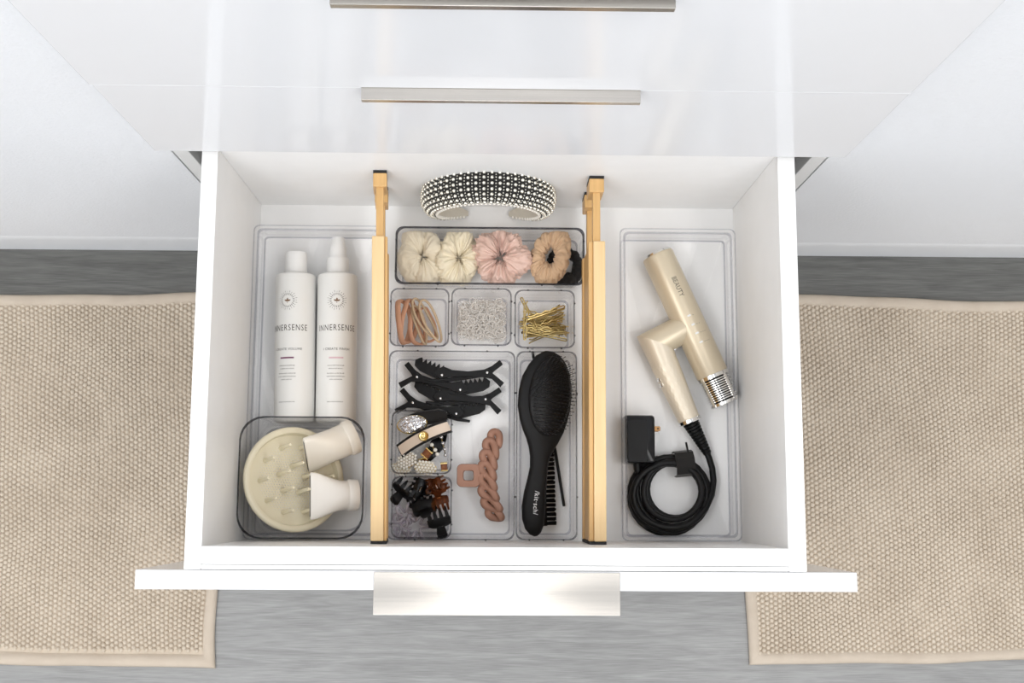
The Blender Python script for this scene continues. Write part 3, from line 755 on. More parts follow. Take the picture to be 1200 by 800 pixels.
# ------------------------------------------------------------------ chain claw clip
cz = ZI + .028
p0 = at(574, 560, cz)
R_ = root('chain_claw_clip', 'rose brown claw clip shaped like a chunky twisted chain', 'claw clip', (p0.x, p0.y, ZI))
cl_px = [(581, 514), (576, 526), (573, 539), (571.5, 552), (571.5, 565), (573, 578), (576.5, 591), (580, 602)]
for i, (px, py) in enumerate(cl_px):
    a = cl_px[max(0, i - 1)]; b = cl_px[min(len(cl_px) - 1, i + 1)]
    d = at(*b, cz) - at(*a, cz); th_ = math.atan2(d.y, d.x)
    t = (i - 3.5) / 3.5; c = at(px, py, cz - .010 * t * t)
    last = i in (0, len(cl_px) - 1)
    Mx = Matrix.Translation(c) @ Matrix.Rotation(th_ + (radians(42)), 4, 'Z') @ Matrix.Rotation(radians(24), 4, 'X')
    pts = []
    rx, ry = (.0112, .0052) if not last else (.0090, .0052)
    for kk in range(28):
        an = 2 * pi * kk / 28
        pts.append(Mx @ Vector((rx * cos(an), ry * sin(an), .0030 * sin(2 * an))))
    mm = MB(); mm.tube(pts, .0048, 10, True); mm.build('chain_link', 'rose_brown', R_, smooth=70)
# squared thumb ring
c0 = at(549, 557, cz + .002)
m = MB()
def sq(hx, hy, r, z): return [p + Vector((c0.x, c0.y, 0)) for p in rrect(0, 0, hx, hy, r, z)]
zz = cz + .001
m.loft([sq(.0140, .0138, .006, zz - .0035), sq(.0146, .0144, .0065, zz), sq(.0140, .0138, .006, zz + .0035), sq(.0068, .0066, .003, zz + .0035), sq(.0060, .0058, .003, zz), sq(.0068, .0066, .003, zz - .0035)], closed=True)
m.build('thumb_ring', 'rose_brown', R_, smooth=50)
# the claw's teeth under the chain, and the lower jaw
m = MB(); a, b = at(577, 520, ZI + .015), at(577, 598, ZI + .015)
m.tube([a, at(571, 558, ZI + .015), b], .004, 8); m.build('claw_spine', 'rose_brown', R_, smooth=60)
for t in (.12, .31, .5, .69, .88):
    q = a.lerp(b, t) + Vector((-.006 * sin(pi * t), 0, 0))
    MB().tube([q, q + Vector((.004, 0, -.006)), q + Vector((.003, 0, -.0125))], lambda s: .0022 - .001 * s, 7).build('claw_tooth', 'rose_brown', R_, smooth=60)

# ------------------------------------------------------------------ bin of dressy clips
ZJ = ZI + .0024
G3 = 'dressy clips in the small bin'
def oval(n, a, b): return [(a * cos(2 * pi * k / n), b * sin(2 * pi * k / n)) for k in range(n)]
# glitter dome clip
c = at(483, 497, ZJ + .030); Mx = Matrix.Translation(c) @ Matrix.Rotation(radians(8), 4, 'Z') @ Matrix.Rotation(radians(-12), 4, 'X')
R_ = root('glitter_clip', 'oval snap clip crusted with silver glitter and gold rim', 'hair clip', (c.x, c.y, ZJ), G3)
MB(Mx).loft([[(x * s, y * s, z) for x, y in oval(32, .0195, .0120)] for s, z in ((.97, -.004), (1, -.002), (1, 0), (.94, .001))]).build('clip_base', 'gold_bright', R_, smooth=40)
m = MB(Mx); rg = random.Random(2)
for i in range(430):
    a = rg.uniform(0, 2 * pi); s = sqrt(rg.random()) * .95; x, y = .0185 * s * cos(a), .0112 * s * sin(a); z = .0062 * (1 - s * s) + .0008
    q = rg.uniform(.0007, .0015); n = Vector((rg.uniform(-1, 1), rg.uniform(-1, 1), 1.2)).normalized(); t1 = n.orthogonal().normalized() * q; t2 = n.cross(t1)
    o = Vector((x, y, z)); m.add([o + t1, o + t2, o - t1, o - t2, o + n * q, o - n * q * 2], [(0, 1, 4), (1, 2, 4), (2, 3, 4), (3, 0, 4), (1, 0, 5), (2, 1, 5), (3, 2, 5), (0, 3, 5)])
tag(m.build('crystals', 'silver_crystal', R_), kind='stuff')
m = MB(Mx); m.loft([[(x * s, y * s, z) for x, y in oval(28, .0182, .0110)] for s, z in ((1, .0008), (.8, .0035), (.5, .0052), (.1, .0062))]); m.build('dome', 'silver_crystal', R_, smooth=60)
# ribbon barrette
a, b = at(466, 526, ZJ + .040), at(525, 496, ZJ + .043)
ax = (b - a); L = ax.length; xm = (a + b) / 2
Mx = frame(xm, (ax.cross(Vector((0, 0, 1)))).cross(ax), ax)
if (Mx.to_3x3() @ Vector((0, 0, 1))).z < 0: Mx = frame(xm, -(ax.cross(Vector((0, 0, 1)))).cross(ax), ax)
R_ = root('ribbon_barrette', 'cream ribbon barrette edged in black with a gold button', 'barrette', (xm.x, xm.y, ZJ), G3)
def strip(hw_, z0, z1, l0, l1, arch_=.004):
    secs = []
    for k in range(17):
        x = l0 + (l1 - l0) * k / 16; zz = -arch_ * (2 * x / L) ** 2; yy = -.0016 * (2 * x / L) ** 2 * 2
        secs.append([(x, yy - hw_, z0 + zz), (x, yy + hw_, z0 + zz), (x, yy + hw_, z1 + zz), (x, yy - hw_, z1 + zz)])
    return MB(Mx).loft(secs)
strip(.0088, -.003, 0, -L / 2, L / 2).build('backing', 'black_velvet', R_)
strip(.0058, -.0002, .0009, -L / 2 + .001, L / 2).build('ribbon', 'cream_ribbon', R_)
m = MB(Mx @ Matrix.Translation((.001, -.0005, .0008))); m.lathe([(0, 0), (.0062, 0), (.0062, .0016), (.0054, .0024), (.0046, .0018), (0, .0020)], 28); bt = m.build('button', 'gold_bright', R_, smooth=40)
m = MB(Mx @ Matrix.Translation((.001, -.0005, .0024)))
m.tube([(.0028 * cos(t) , .0028 * sin(t), 0) for t in [radians(40 + 280 * k / 14) for k in range(15)]], .0006, 6); m.build('button_relief', 'gold', bt, smooth=60)
strip(.0050, -.011, -.0085, -L / 2 + .006, L / 2 - .004, .001).build('clasp', 'black_gloss', R_)
# pearl clips: plates crowded with pearls
def pearl_clip(label, px, py, z, a, b, rot, rp, tilt=(0, 0)):
    c = at(px, py, z); Mx = Matrix.Translation(c) @ Matrix.Rotation(radians(rot), 4, 'Z') @ Matrix.Rotation(tilt[0], 4, 'X') @ Matrix.Rotation(tilt[1], 4, 'Y')
    R_ = root('pearl_clip', label, 'hair clip', (c.x, c.y, ZJ), G3)
    MB(Mx).prism(oval(24, a * .94, b * .94), -.003, -.0008).build('clip_base', 'gold', R_)
    m = MB(Mx); s = rp * 1.92
    for j in range(-8, 9):
        for i in range(-12, 13):
            x = (i + .5 * (j % 2)) * s; y = j * s * .866
            q = (x / a) ** 2 + (y / b) ** 2
            if q <= 1: m.ball((x, y, .0022 * (1 - q)), rp, 8, 5)
    tag(m.build('pearls', 'pearl', R_, smooth=70), kind='stuff')
pearl_clip('oval clip crowded with small pearls, lowest at the left of the bin', 469.5, 549, ZJ + .024, .0130, .0078, -4, .0021)
pearl_clip('leaf shaped clip of small pearls below the ribbon barrette', 477, 539, ZJ + .034, .0125, .0100, 28, .0021, (0, -.2))
pearl_clip('oval clip crowded with small pearls beside the amber barrette', 498.5, 548, ZJ + .032, .0150, .0088, -6, .0021)
# amber resin pieces with gold fittings
def resin(label, px, py, z, hx, hy, rot, name):
    c = at(px, py, z); Mx = Matrix.Translation(c) @ Matrix.Rotation(radians(rot), 4, 'Z') @ Matrix.Rotation(.25, 4, 'X')
    R_ = root(name, label, 'barrette', (c.x, c.y, ZJ), G3)
    MB(Mx).loft([rrect(0, 0, hx * s, hy * s, .0012, z_, 3) for s, z_ in ((.9, -.003), (1, -.002), (1, .001), (.8, .003))]).build('resin_stone', 'resin_brown', R_, smooth=25)
    for s in (-1, 1): MB(Mx).box(-hx * 1.04, hx * 1.04, s * hy - .0008, s * hy + .0008, -.003, .0032).build('gold_edge', 'gold_bright', R_, bevel=.0003)
resin('square amber resin barrette with gold edges below the ribbon barrette', 500.5, 531, ZJ + .033, .0052, .0050, -42, 'resin_barrette')
resin('small amber resin clip with gold edges in the bin corner', 520.5, 546.5, ZJ + .030, .0042, .0046, 5, 'resin_barrette')
resin('dark amber resin clip half under the pearl clips', 496, 540.5, ZJ + .018, .0058, .0040, 20, 'resin_barrette')
def bead_pin(label, pts, r, m_, z):
    cs = [at(px, py, z) for px, py in pts]
    R_ = root('beaded_pin', label, 'hair pin', (cs[0].x, cs[0].y, ZJ), G3)
    MB().tube([cs[0] + Vector((0, 0, -.002)), cs[-1] + Vector((0, 0, -.002))], .0008, 6).build('pin_wire', 'gold', R_, smooth=60)
    for c in cs: MB().ball(c, r, 12, 8).build('bead', m_, R_, smooth=70)
bead_pin('pin with three white pearl beads beside the amber barrette', [(506, 521), (510, 527), (512.5, 532)], .0026, 'pearl', ZJ + .031)
bead_pin('pin with a row of dark grey beads at the bin right side', [(517, 512), (519, 519), (521, 526), (522, 533)], .0024, 'silver_crystal', ZJ + .020)
c = at(500, 489, ZJ + .022); MB_ = MB(); MB_.M = Matrix.Translation(c) @ Matrix.Rotation(radians(6), 4, 'Z')
MB_.loft([[(x, y, z) for y, z in ((-hw_, 0), (hw_, 0), (hw_ * .8, .003 + zz), (-hw_ * .8, .003 + zz))] for x, hw_, zz in ((-.027, .004, 0), (-.012, .0085, .003), (.0, .009, .004), (.016, .0095, .003), (.026, .006, 0))])
tag(MB_.build('fabric_barrette', 'black_velvet', None, smooth=40, origin=(c.x, c.y, ZJ)), 'plain black barrette at the back of the bin behind the ribbon barrette', 'barrette', G3)
c = at(512, 522, ZJ + .006); MB_ = MB(); MB_.M = Matrix.Translation(c) @ Matrix.Rotation(radians(60), 4, 'Z')
MB_.loft([[(x, y * 1.0, z) for y, z in ((-hw_, 0), (hw_, 0), (hw_, .003 + zz), (-hw_, .003 + zz))] for x, hw_, zz in ((-.022, .003, 0), (-.01, .007, .003), (.0, .009, .004), (.012, .007, .003), (.022, .003, 0))])
tag(MB_.build('snap_clip', 'black_gloss', None, smooth=40, origin=(c.x, c.y, ZJ)), 'dark snap clip at the bottom under the beaded pins', 'hair clip', G3)

# ------------------------------------------------------------------ claw clips
def claw(label, px, py, z, L, rad, rot, roll, m_, nt, zb, grp, open_=.35, pitch=0):
    c = at(px, py, z)
    Mx = Matrix.Translation(c) @ Matrix.Rotation(radians(rot), 4, 'Z') @ Matrix.Rotation(radians(pitch), 4, 'Y') @ Matrix.Rotation(radians(roll), 4, 'X')
    R_ = root('claw_clip', label, 'claw clip', (c.x, c.y, zb), grp)
    for s in (-1, 1):
        Ms = Mx @ Matrix.Rotation(s * open_ * .5, 4, 'X') @ Matrix.Diagonal((1, s, 1, 1))
        m = MB(Ms); secs = []
        # curved comb back
        for k in range(9):
            x = -L / 2 + L * k / 8; e = 1 - .25 * abs(2 * x / L) ** 3
            arc = [(rad * sin(t) * e, rad * cos(t) * e) for t in (radians(6), radians(28), radians(52), radians(76))]
            inn = [((rad - .0022) * sin(t) * e, (rad - .0022) * cos(t) * e) for t in (radians(76), radians(52), radians(28), radians(6))]
            secs.append([(x, y, zz_) for y, zz_ in arc + inn])
        m.loft(secs)
        for k in range(nt):
            x = -L / 2 + L * (k + .5) / nt; w_ = L / nt * .30
            m.loft([[(x + q * w_ * tp, (rad + o) * sin(t), (rad + o) * cos(t)) for q, o in ((-1, -.0022), (1, -.0022), (1, 0), (-1, 0))] for t, tp in ((radians(70), 1), (radians(100), .9), (radians(128), .75), (radians(150), .4))])
        m.build('jaw', m_, R_, smooth=40)
        # thumb tab
        MB(Ms).loft([[(q * hx, y + d, z_) for q, d in ((-1, 0), (1, 0), (1, .0018), (-1, .0018))] for hx, y, z_ in ((L * .16, .0005, rad - .002), (L * .20, .003, rad + .004), (L * .22, .007, rad + .009), (L * .12, .009, rad + .011))]).build('thumb_tab', m_, R_, smooth=40)
    m = MB(Mx); m.tube([(L * .12 * (k / 40 - .5) * 2, .0022 * cos(k * .95), rad - .002 + .0022 * sin(k * .95)) for k in range(41)], .0005, 5); m.build('spring', 'chrome', R_, smooth=60)
    return R_
G4 = 'claw clips in the front small bin'
claw('glossy black claw clip at the top left of its bin', 475, 572, ZJ + .024, .030, .0105, -40, 75, 'black_gloss', 4, ZJ, G4)
claw('small glossy black claw clip standing beside the amber ones', 490, 572, ZJ + .022, .026, .0100, 70, 30, 'black_gloss', 4, ZJ, G4)
claw('small amber tortoiseshell claw clip in the bin corner', 516, 568, ZJ + .026, .021, .0095, -60, 40, 'tortoise', 4, ZJ, G4)
claw('dark amber tortoiseshell claw clip next to the corner one', 503, 570, ZJ + .020, .020, .0090, 90, 60, 'tortoise', 4, ZJ, G4)
claw('amber tortoiseshell claw clip above the large black one', 516, 590, ZJ + .026, .023, .0100, 15, -60, 'tortoise', 4, ZJ, G4)
claw('matte black claw clip lying in the middle of its bin', 497, 593, ZJ + .024, .030, .0105, 18, 20, 'black_matte', 4, ZJ, G4)
claw('large matte black claw clip at the front right corner of its bin', 514, 606, ZJ + .024, .029, .0130, 194, -70, 'black_matte', 4, ZJ, G4)
claw('glossy black claw clip at the bottom, below the matte one', 486, 585, ZJ + .012, .022, .0080, 35, 100, 'black_gloss', 4, ZJ, G4)
# clear coil ties
def coil(label, px, py, z, R, rc, turns, tilt):
    c = at(px, py, z); Mx = Matrix.Translation(c) @ Matrix.Rotation(tilt[2], 4, 'Z') @ Matrix.Rotation(tilt[0], 4, 'X') @ Matrix.Rotation(tilt[1], 4, 'Y')
    pts = []; n = turns * 12
    for k in range(n):
        a = 2 * pi * k / n; b = 2 * pi * k / 12
        pts.append(Mx @ Vector(((R + rc * cos(b)) * cos(a), (R + rc * cos(b)) * sin(a), rc * sin(b))))
    m = MB(); m.tube(pts, .0016, 7, True)
    zmin = min(p.z for p in m.v); dz = max(0, ZJ + .0004 - zmin)
    for p in m.v: p.z += dz
    tag(m.build('coil_hair_tie', 'clear_vinyl', None, smooth=80, origin=(c.x, c.y, zmin + dz)), label, 'hair tie', 'clear coil ties')
coil('clear spiral coil hair tie at the left, higher one', 475, 603, ZJ + .022, .0105, .0055, 6, (.55, .2, .3))
coil('clear spiral coil hair tie at the left, nearest the drawer front', 487, 616, ZJ + .016, .0120, .0055, 6, (.15, -.15, 1.0))
coil('clear spiral coil hair tie lying lowest in the corner', 470, 616, ZJ + .008, .0095, .0045, 5, (-.1, .1, .5))

# ------------------------------------------------------------------ hairbrush
zb = ZI + .043
hc = at(639, 467, zb)
R_ = root('hairbrush', 'black oval paddle hairbrush with bristles up and white lettering on handle', 'hairbrush', (hc.x, hc.y, ZI))
# stations along the brush: pixel centre, half width (px), half thickness (m), roll about the long axis
st = [(648, 412.5, 3, .002), (647.5, 414, 10, .005), (645.5, 421, 19, .0075), (643.5, 432, 26, .0085), (641, 446, 31.5, .009), (639, 462, 33.5, .009), (637.5, 478, 33, .009), (637, 492, 30, .009), (636.5, 505, 25.5, .0088), (635.5, 516, 20, .0085), (634, 526, 15, .0085), (632.5, 536, 11.6, .0085), (631.5, 548, 10.6, .0088), (629.5, 562, 11.6, .0092), (627, 578, 13.2, .0098), (625.2, 594, 14, .0102), (625, 608, 13.2, .010), (626, 618, 10.8, .0088), (627.5, 625, 6.6, .006), (628, 628, 2, .002)]
kpx = (at(640, 500, zb) - at(641, 500, zb)).length
roll = radians(20); secs = []
topc = []
for i, (px, py, hw_, ht) in enumerate(st):
    c = at(px, py, zb - (.010 * max(0, (py - 500) / 128))); t = at(st[min(i + 1, len(st) - 1)][0], st[min(i + 1, len(st) - 1)][1], zb) - at(st[max(i - 1, 0)][0], st[max(i - 1, 0)][1], zb); t.z = 0; t.normalize()
    s = Vector((-t.y, t.x, 0)); rl = roll if py < 520 else roll * max(.25, 1 - (py - 520) / 60)
    s = (s * cos(rl) + Vector((0, 0, -sin(rl)))); nrm = t.cross(s); nrm = -nrm if nrm.z < 0 else nrm
    secs.append([c + s * (hw_ * kpx * math.copysign(abs(cos(2 * pi * j / 28)) ** .8, cos(2 * pi * j / 28))) + nrm * (ht * math.copysign(abs(sin(2 * pi * j / 28)) ** .8, sin(2 * pi * j / 28))) for j in range(28)])
    topc.append((c, s, nrm, t, hw_ * kpx, ht))
MB().loft(secs).build('brush_body', 'black_matte', R_, smooth=60)
c, s, nrm, t, hwm, ht = topc[5]
ca = at(641.5, 464, zb); tt = (at(637.5, 505, zb) - at(646, 423, zb)); tt.z = 0; tt.normalize(); ss = Vector((-tt.y, tt.x, 0)); ss = ss * cos(roll) + Vector((0, 0, -sin(roll))); nn = tt.cross(ss); nn = -nn if nn.z < 0 else nn
CA, CB = .0275, .050
Mx = Matrix.Translation(ca + nn * .0078) @ Matrix((ss, -tt, nn)).transposed().to_4x4()
MB(Mx).loft([[(x * q, y * q, z_) for x, y in oval(40, CA, CB)] for q, z_ in ((1, -.002), (1, .0010), (.93, .0032), (.7, .0058), (.4, .0072), (.1, .0078))]).build('cushion', 'black_plastic', R_, smooth=60)
m = MB(Mx); rg = random.Random(8)
tips = MB(Mx)
s_ = .0046
for j in range(-12, 13):
    for i in range(-8, 9):
        x = (i + .5 * (j % 2)) * s_; y = j * s_ * .88
        q = (x / (CA * .95)) ** 2 + (y / (CB * .95)) ** 2
        if q > 1: continue
        z0 = .0076 * (1 - q * .75) - .001; ln = .0165
        d = Vector((x * 9, y * 5.5, 1)).normalized(); p = Vector((x, y, z0))
        e = p + d * ln; u_ = d.orthogonal().normalized(); w_ = d.cross(u_)
        m.loft([[p + (u_ * cos(a) + w_ * sin(a)) * .00042 for a in (0, 2.1, 4.2)], [e + (u_ * cos(a) + w_ * sin(a)) * .00036 for a in (0, 2.1, 4.2)]])
        tips.ball(e, .00085, 5, 4)
tag(m.build('bristles', 'bristle_black', R_, smooth=60), kind='stuff')
tag(tips.build('bristle_tips', 'black_gloss', R_, smooth=60), kind='stuff')
# lettering down the handle
v, f = text_mesh('/kit\u00b7sch/', .0082, spacing=1.1)
def on_handle(d, lat):
    """point on the upper skin, d metres down the handle from station 13"""
    i = 13
    while i < 17 and d > (topc[i + 1][0] - topc[i][0]).length: d -= (topc[i + 1][0] - topc[i][0]).length; i += 1
    A, B = topc[i], topc[i + 1]; q = d / (B[0] - A[0]).length
    c_, s_, n_ = A[0].lerp(B[0], q), A[1].lerp(B[1], q), A[2].lerp(B[2], q); hw_ = A[4] + (B[4] - A[4]) * q; ht_ = A[5] + (B[5] - A[5]) * q
    u = min(1, abs(lat) / hw_) ** 1.25
    return c_ + s_ * lat + n_ * (ht_ * sqrt(1 - u * u) ** .8 + .0005)
MB().add([on_handle(x + .0285, y + .001) for x, y in v], f).build('lettering', 'print_white', R_)

# ------------------------------------------------------------------ teasing brush and hair stick under it
G5 = None
a, b = at(634, 520, ZI + .012), at(637, 616, ZI + .012)
R_ = root('teasing_brush', 'black bristle teasing brush tucked under the hairbrush handle', 'hair brush', ((a.x + b.x) / 2, (a.y + b.y) / 2, ZI))
ax = (b - a).normalized(); sd = Vector((-ax.y, ax.x, 0)); sd = sd if sd.x > 0 else -sd
MB().tube([a - ax * .075, a - ax * .02, a, b], lambda q: .0035 if q < .3 else .0050, 10).build('brush_handle', 'black_plastic', R_, smooth=60)
rg = random.Random(4)
nt = 18
for k in range(nt):
    o = a.lerp(b, (k + .5) / nt)
    m = MB()
    for q in range(34):
        dz = rg.uniform(-.003, .003); dy = rg.uniform(-.0017, .0017)
        p = o + Vector((0, 0, dz)) + ax * dy; e = p + sd * (.0155 + rg.uniform(-.0015, .0010)) + ax * rg.uniform(-.0010, .0010) + Vector((0, 0, rg.uniform(-.001, .002)))
        m.tube([p, e], .00038, 4)
    tag(m.build('bristle_tuft', 'black_plastic', R_, smooth=60), kind='stuff')
pts = [at(623.5, 411.5, ZI + .012), at(640, 480, ZI + .008), at(651, 530, ZI + .005), at(661, 593, ZI + .003)]
m = MB(); m.tube(pts, lambda q: .0021 - .0006 * abs(q - .5), 8)
zmin = min(p.z for p in m.v)
tag(m.build('hair_stick', 'black_plastic', None, smooth=60, origin=(pts[2].x, pts[2].y, zmin)), 'thin black hair stick lying under the hairbrush', 'hair stick')

# ------------------------------------------------------------------ hair dryer
TZ = ZD + .0026
rb = .0205; zc = TZ + rb + .0008
A0 = at(769.5, 296.5, zc); A1 = at(835, 439, zc); A2 = at(847.5, 472, zc)
ax = (A1 - A0).normalized(); LB = (A1 - A0).length; LG = .0405
R_ = root('hair_dryer', 'champagne gold hair dryer with folded handle and coiled black cord', 'hair dryer', (A0.x, A0.y, TZ))
sd = Vector((ax.y, -ax.x, 0)); sd = sd if sd.x > 0 else -sd; up = Vector((0, 0, 1))
barrel = MB().lathe([(0, .0025), (rb - .0012, .0025), (rb - .0004, .0035), (rb, .005), (rb, LB - .001), (rb - .0006, LB), (0, LB)], 56, ax, A0).build('barrel', 'champagne', R_, smooth=40)
MB().lathe([(0, -.0005), (rb - .004, -.0005), (rb - .002, 0), (rb - .0008, .0026), (0, .0026)], 48, ax, A0).build('end_cap', 'chrome', R_, smooth=30)
E0 = A0 + ax * LB
MB().lathe([(0, 0), (rb + .0001, 0), (rb + .0001, .0046), (rb - .001, .0050), (0, .0050)], 56, ax, E0).build('front_ring', 'chrome', R_, smooth=30)
MB().lathe([(0, .004), (rb - .0042, .004), (rb - .0042, LG - .004), (0, LG - .004)], 40, ax, E0).build('air_core', 'black_matte', R_, smooth=30)
gr = MB()
for k in range(10):
    h0 = .0068 + k * .00285
    gr.loft([[E0 + ax * (h0 + dh) + (sd * cos(a) + up * sin(a)) * (rb - .0006 - dr - .0010 * (k / 10)) for a in [2 * pi * j / 40 for j in range(40)]] for dh, dr in ((0, 0), (.0014, 0), (.0014, .003), (0, .003))], closed=True)
for a in (58, 148, 238, 328):
    u_ = sd * cos(radians(a)) + up * sin(radians(a)); w_ = ax.cross(u_)
    gr.loft([[E0 + ax * h_ + u_ * (rb - o_) + w_ * q for q, o_ in ((-.0022, .0034), (.0022, .0034), (.0022, .0004), (-.0022, .0004))] for h_ in (.004, LG - .003)])
gr.build('grille', 'chrome', R_, smooth=30)
MB().lathe([(rb - .005, LG - .0045), (rb - .0010, LG - .0045), (rb - .0012, LG - .001), (rb - .003, LG), (rb - .005, LG)], 56, ax, E0).build('mouth_ring', 'chrome', R_, smooth=30)
# lettering and indicator lights, wrapped on the barrel's upper side
def on_barrel(v, f, name, m_, along, off_):
    pts = []
    for x, y in v:
        a = (y + off_) / rb
        pts.append(A0 + ax * (along + x) + (sd * sin(a) + up * cos(a)) * (rb + .00015))
    return MB().add(pts, f).build(name, m_, barrel)
pxm = (at(700, 400, zc + rb) - at(701, 400, zc + rb)).length
v, f = text_mesh('BEAUTY', .0088, spacing=1.05); v = [(x * .82, y) for x, y in v]
on_barrel(v, f, 'lettering', 'print_black', 49 * pxm, .0022)
for k, al in enumerate((86, 97.5, 108.5, 120)):
    vv = [p[:2] for p in rrect(0, 0, .0012, .0024, .0011, 0, 3)]
    on_barrel([(x, y) for x, y in vv], [tuple(range(len(vv)))], 'indicator', 'print_white', al * pxm, -.0002)
    for d in range(k + 1 if k < 3 else 3):
        vv = [(.0005 * cos(t), .0005 * sin(t)) for t in [2 * pi * q / 8 for q in range(8)]]
        on_barrel(vv, [tuple(range(8))], 'indicator_dot', 'print_black', (al + .8) * pxm, .0050 + .0032 * d)
# neck and folded handle
N0 = at(803, 384, zc); N1 = at(768, 402, zc)
nx = (N1 - N0).normalized()
rn = .0185
H1 = at(808.5, 493.5, zc - .003); hx_ = (H1 - N1).normalized(); HL = (H1 - N1).length
# mitre between neck and handle
bis = (hx_ - nx).normalized()
def mitred(o, d, r, cut_n):
    """ring of points of a cylinder through o along d, cut by the plane (o, cut_n)"""
    u_ = d.orthogonal().normalized(); w_ = d.cross(u_); out = []
    for j in range(32):
        p = u_ * cos(2 * pi * j / 32) * r + w_ * sin(2 * pi * j / 32) * r
        out.append(o + p - d * (p.dot(cut_n) / d.dot(cut_n)))
    return out
cn = (nx - hx_).normalized() if False else (nx + hx_).normalized()
cut_n = (nx + hx_).normalized()
# keep the neck ring order consistent by lofting from a ring at the barrel to the mitre ring
def ring(o, d, r): return mitred(o, d, r, d)
MB().loft([ring(N0, nx, rn), ring(N0 + nx * .012, nx, rn), mitred(N1, nx, rn, cut_n)]).build('neck', 'champagne', R_, smooth=40)
secs = [mitred(N1, hx_, rn, cut_n)]
hd = MB(); hd.loft([mitred(N1, hx_, rn, cut_n), ring(N1 + hx_ * .030, hx_, rn * .93)])
# faceted grip: staggered rings make the diamond quilting
u_ = hx_.orthogonal().normalized(); w_ = hx_.cross(u_); n = 22; rings = 13; vs = []; fs = []
for i in range(rings + 1):
    h_ = .0285 + (HL - .0315) * i / rings; rr_ = rn * (.965 - .215 * i / rings)
    for j in range(n):
        a = 2 * pi * (j + .5 * (i % 2)) / n; vs.append(N1 + hx_ * h_ + (u_ * cos(a) + w_ * sin(a)) * rr_)
for i in range(rings):
    for j in range(n):
        k = (j + 1) % n; a, b, c, d = i * n + j, i * n + k, (i + 1) * n + j, (i + 1) * n + k
        fs += ([(a, b, c), (b, d, c)] if i % 2 == 0 else [(a, b, d), (a, d, c)])
hd.build('handle_joint', 'champagne_pale', R_, smooth=40)
MB().add(vs, fs).build('grip', 'champagne_pale', R_)
MB().lathe([(0, -.003), (.0150, -.003), (.0152, .0012), (.0140, .002), (0, .002)], 36, hx_, H1).build('grip_end_ring', 'chrome', R_, smooth=30)
sw = at(767, 441, zc + .008)
for k in range(2):
    o = N1 + hx_ * (.045 + .007 * k) ; side_ = (sd * -1 + up * .35).normalized()
    MB(frame(o + side_ * (rn * .90), side_, hx_)).loft([rrect(0, 0, .0026 * s, .0038 * s, .0012, z_, 3) for s, z_ in ((1, -.002), (1, .0010), (.8, .0016))]).build('switch', 'chrome', R_, smooth=40)
o = N0.lerp(N1, .62); MB(frame(o + Vector((nx.y, -nx.x, 0)) * (-rn) * (1 if nx.y < 0 else 1) , Vector((-nx.y, nx.x, 0)) * (1 if nx.x < 0 else -1), nx)).loft([rrect(0, 0, .004 * s, .003 * s, .0012, z_, 3) for s, z_ in ((1, -.004), (1, .0008), (.8, .0012))]).build('fold_button', 'chrome', R_, smooth=40)
# strain relief and cord
S1 = at(829, 531, TZ + .007); dS = (S1 - H1); LS = dS.length; dS.normalize()
prof = [(0, 0)]
for k in range(11):
    h0 = LS * k / 11; r0 = .0105 - .0052 * k / 11
    prof += [(r0, h0 + .0004), (r0, h0 + LS / 11 * .55), (r0 * .78, h0 + LS / 11 * .62), (r0 * .78, h0 + LS / 11 * .98)]
prof += [(.0040, LS), (0, LS)]
MB().lathe(prof, 24, dS, H1 + dS * .0015).build('strain_relief', 'black_plastic', R_, smooth=30)
rc = .0041
pts = [S1 + dS * .0005 - dS * .006, S1 + dS * .004]
for px, py, h_ in ((836, 545, .010), (839.5, 562, .0125), (838, 580, .015), (831, 598, .018), (818, 612, .021), (800, 619.5, .023)):
    pts.append(at(px, py, TZ + h_))
turns = [  # centre x, centre y, rx, ry, height for each successive turn
    (786, 578, 49, 42, .024), (788, 577, 34, 33, .0245), (789, 576, 42, 43, .0155), (783, 579, 50, 45, .0145), (792, 578, 30, 30, .0065), (783, 580, 47, 47, .0050)]
N = 26
for ti, (cx, cy, rx, ry, hh) in enumerate(turns):
    nxt = turns[min(ti + 1, len(turns) - 1)]
    for k in range(N):
        s = k / N; w_ = s * s * (3 - 2 * s)
        a = radians(80) + 2 * pi * s
        X = cx * (1 - w_) + nxt[0] * w_; Y = cy * (1 - w_) + nxt[1] * w_; RXX = rx * (1 - w_) + nxt[2] * w_; RYY = ry * (1 - w_) + nxt[3] * w_; HH = hh * (1 - w_) + nxt[4] * w_
        if ti == len(turns) - 1 and k > 14: break
        pts.append(at(X + RXX * cos(a), Y + RYY * sin(a), TZ + HH))
for px, py, h_ in ((749, 553, .012), (747, 547, .016), (747, 541, .018)): pts.append(at(px, py, TZ + h_))
# smooth the joins of the path
P_ = [Vector(p) for p in pts]
for _ in range(3): P_ = [P_[0]] + [(P_[i - 1] + P_[i] * 2 + P_[i + 1]) / 4 for i in range(1, len(P_) - 1)] + [P_[-1]]
MB().tube(P_, rc, 12).build('cord', 'black_plastic', R_, smooth=70)
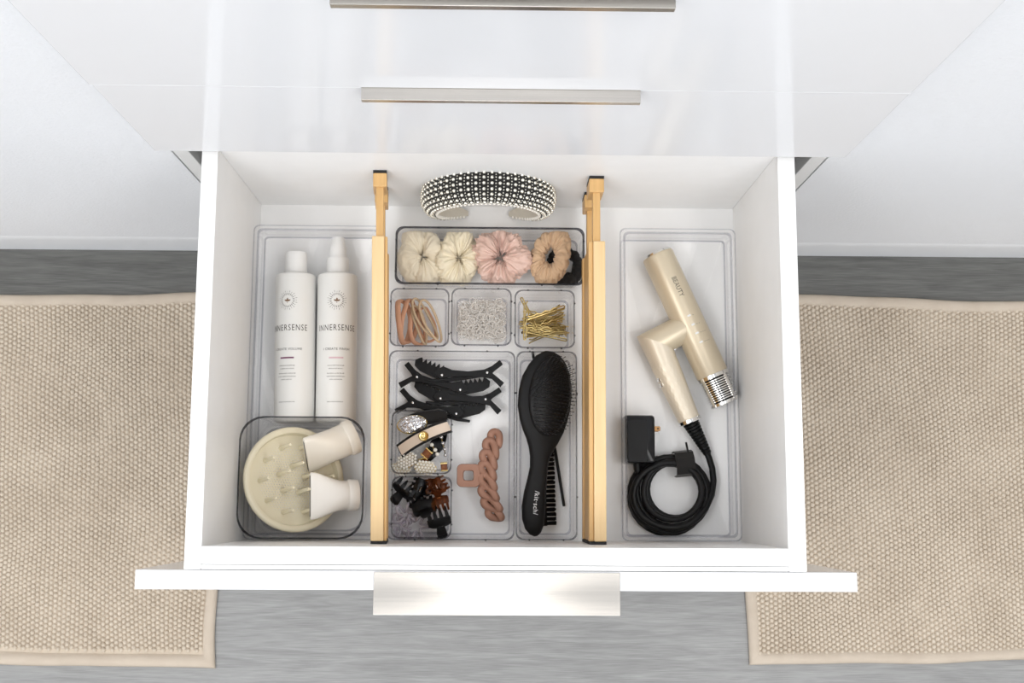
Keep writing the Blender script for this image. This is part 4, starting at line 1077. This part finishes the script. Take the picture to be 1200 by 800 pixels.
# hook and loop strap holding the coil
sc_ = at(801, 543, TZ + .012)
Ms = Matrix.Translation((sc_.x, sc_.y, TZ)) @ Matrix.Rotation(radians(6), 4, 'Z')
prof = [(-.0155, .002), (-.0165, .012), (-.0135, .024), (-.004, .0305), (.006, .0300), (.0140, .024), (.0165, .012), (.0155, .002)]
inner = [(y * .92, z_ * .95) for y, z_ in prof][::-1]
MB(Ms).loft([[(x, y, z_) for y, z_ in prof + inner] for x in (-.0118, .0118)]).build('cord_strap', 'black_velvet', R_, bevel=.0004)
MB(Ms).loft([[(x + .003 * (y > 0), y, z_) for y, z_ in ((.012, .0245), (.026, .018), (.0262, .0192), (.012, .026))] for x in (.001, .0035)]).build('strap_tail', 'black_velvet', R_)
# plug-in adapter with blades
pa, pb = at(731.5, 484, TZ + .036), at(767.5, 545, TZ + .030)
cx, cy, hx, hy = (pa.x + pb.x) / 2, (pa.y + pb.y) / 2, abs(pb.x - pa.x) / 2, abs(pa.y - pb.y) / 2
hy -= .002
pl = MB().loft([rrect(cx, cy, hx * s, hy * s, .004, TZ + z_, 4) for s, z_ in ((.95, .0006), (1, .003), (1, .031), (.965, .0355), (.90, .0365))]).build('plug_body', 'black_gloss', R_, smooth=35)
MB().loft([rrect(cx - .003, cy - .002, hx * .62, hy * .86, .003, TZ + z_, 4) for z_ in (.0363, .0372)]).build('plug_cover', 'black_plastic', pl, bevel=.0003)
MB().lathe([(.0046, 0), (.0046, .008), (.0040, .012), (0, .012)], 16, (.12, -1, -.1), (cx - .002, cy - hy + .001, TZ + .018)).build('cord_boot', 'black_plastic', pl, smooth=40)
for dy, dz in ((.0085, .028), (.0085, .014)):
    y = cy + hy - .0165; z_ = TZ + dz
    poly = [(cx + hx - .002, -.0030), (cx + hx + .0068, -.0030), (cx + hx + .0075, -.0018), (cx + hx + .0075, .0018), (cx + hx + .0068, .0030), (cx + hx - .002, .0030)]
    m = MB(); hole = (cx + hx + .0045)
    m.loft([[(x, y + q, z_ + zz_) for x, q in poly] for zz_ in (-.0008, .0008)])
    bl = m.build('plug_blade', 'brass_dark', pl, bevel=.0003)
    MB().lathe([(0, -.0009), (.0012, -.0009), (.0012, .0009), (0, .0009)], 12, (0, 0, 1), (hole, y, z_)).build('blade_hole', 'black_matte', R_)
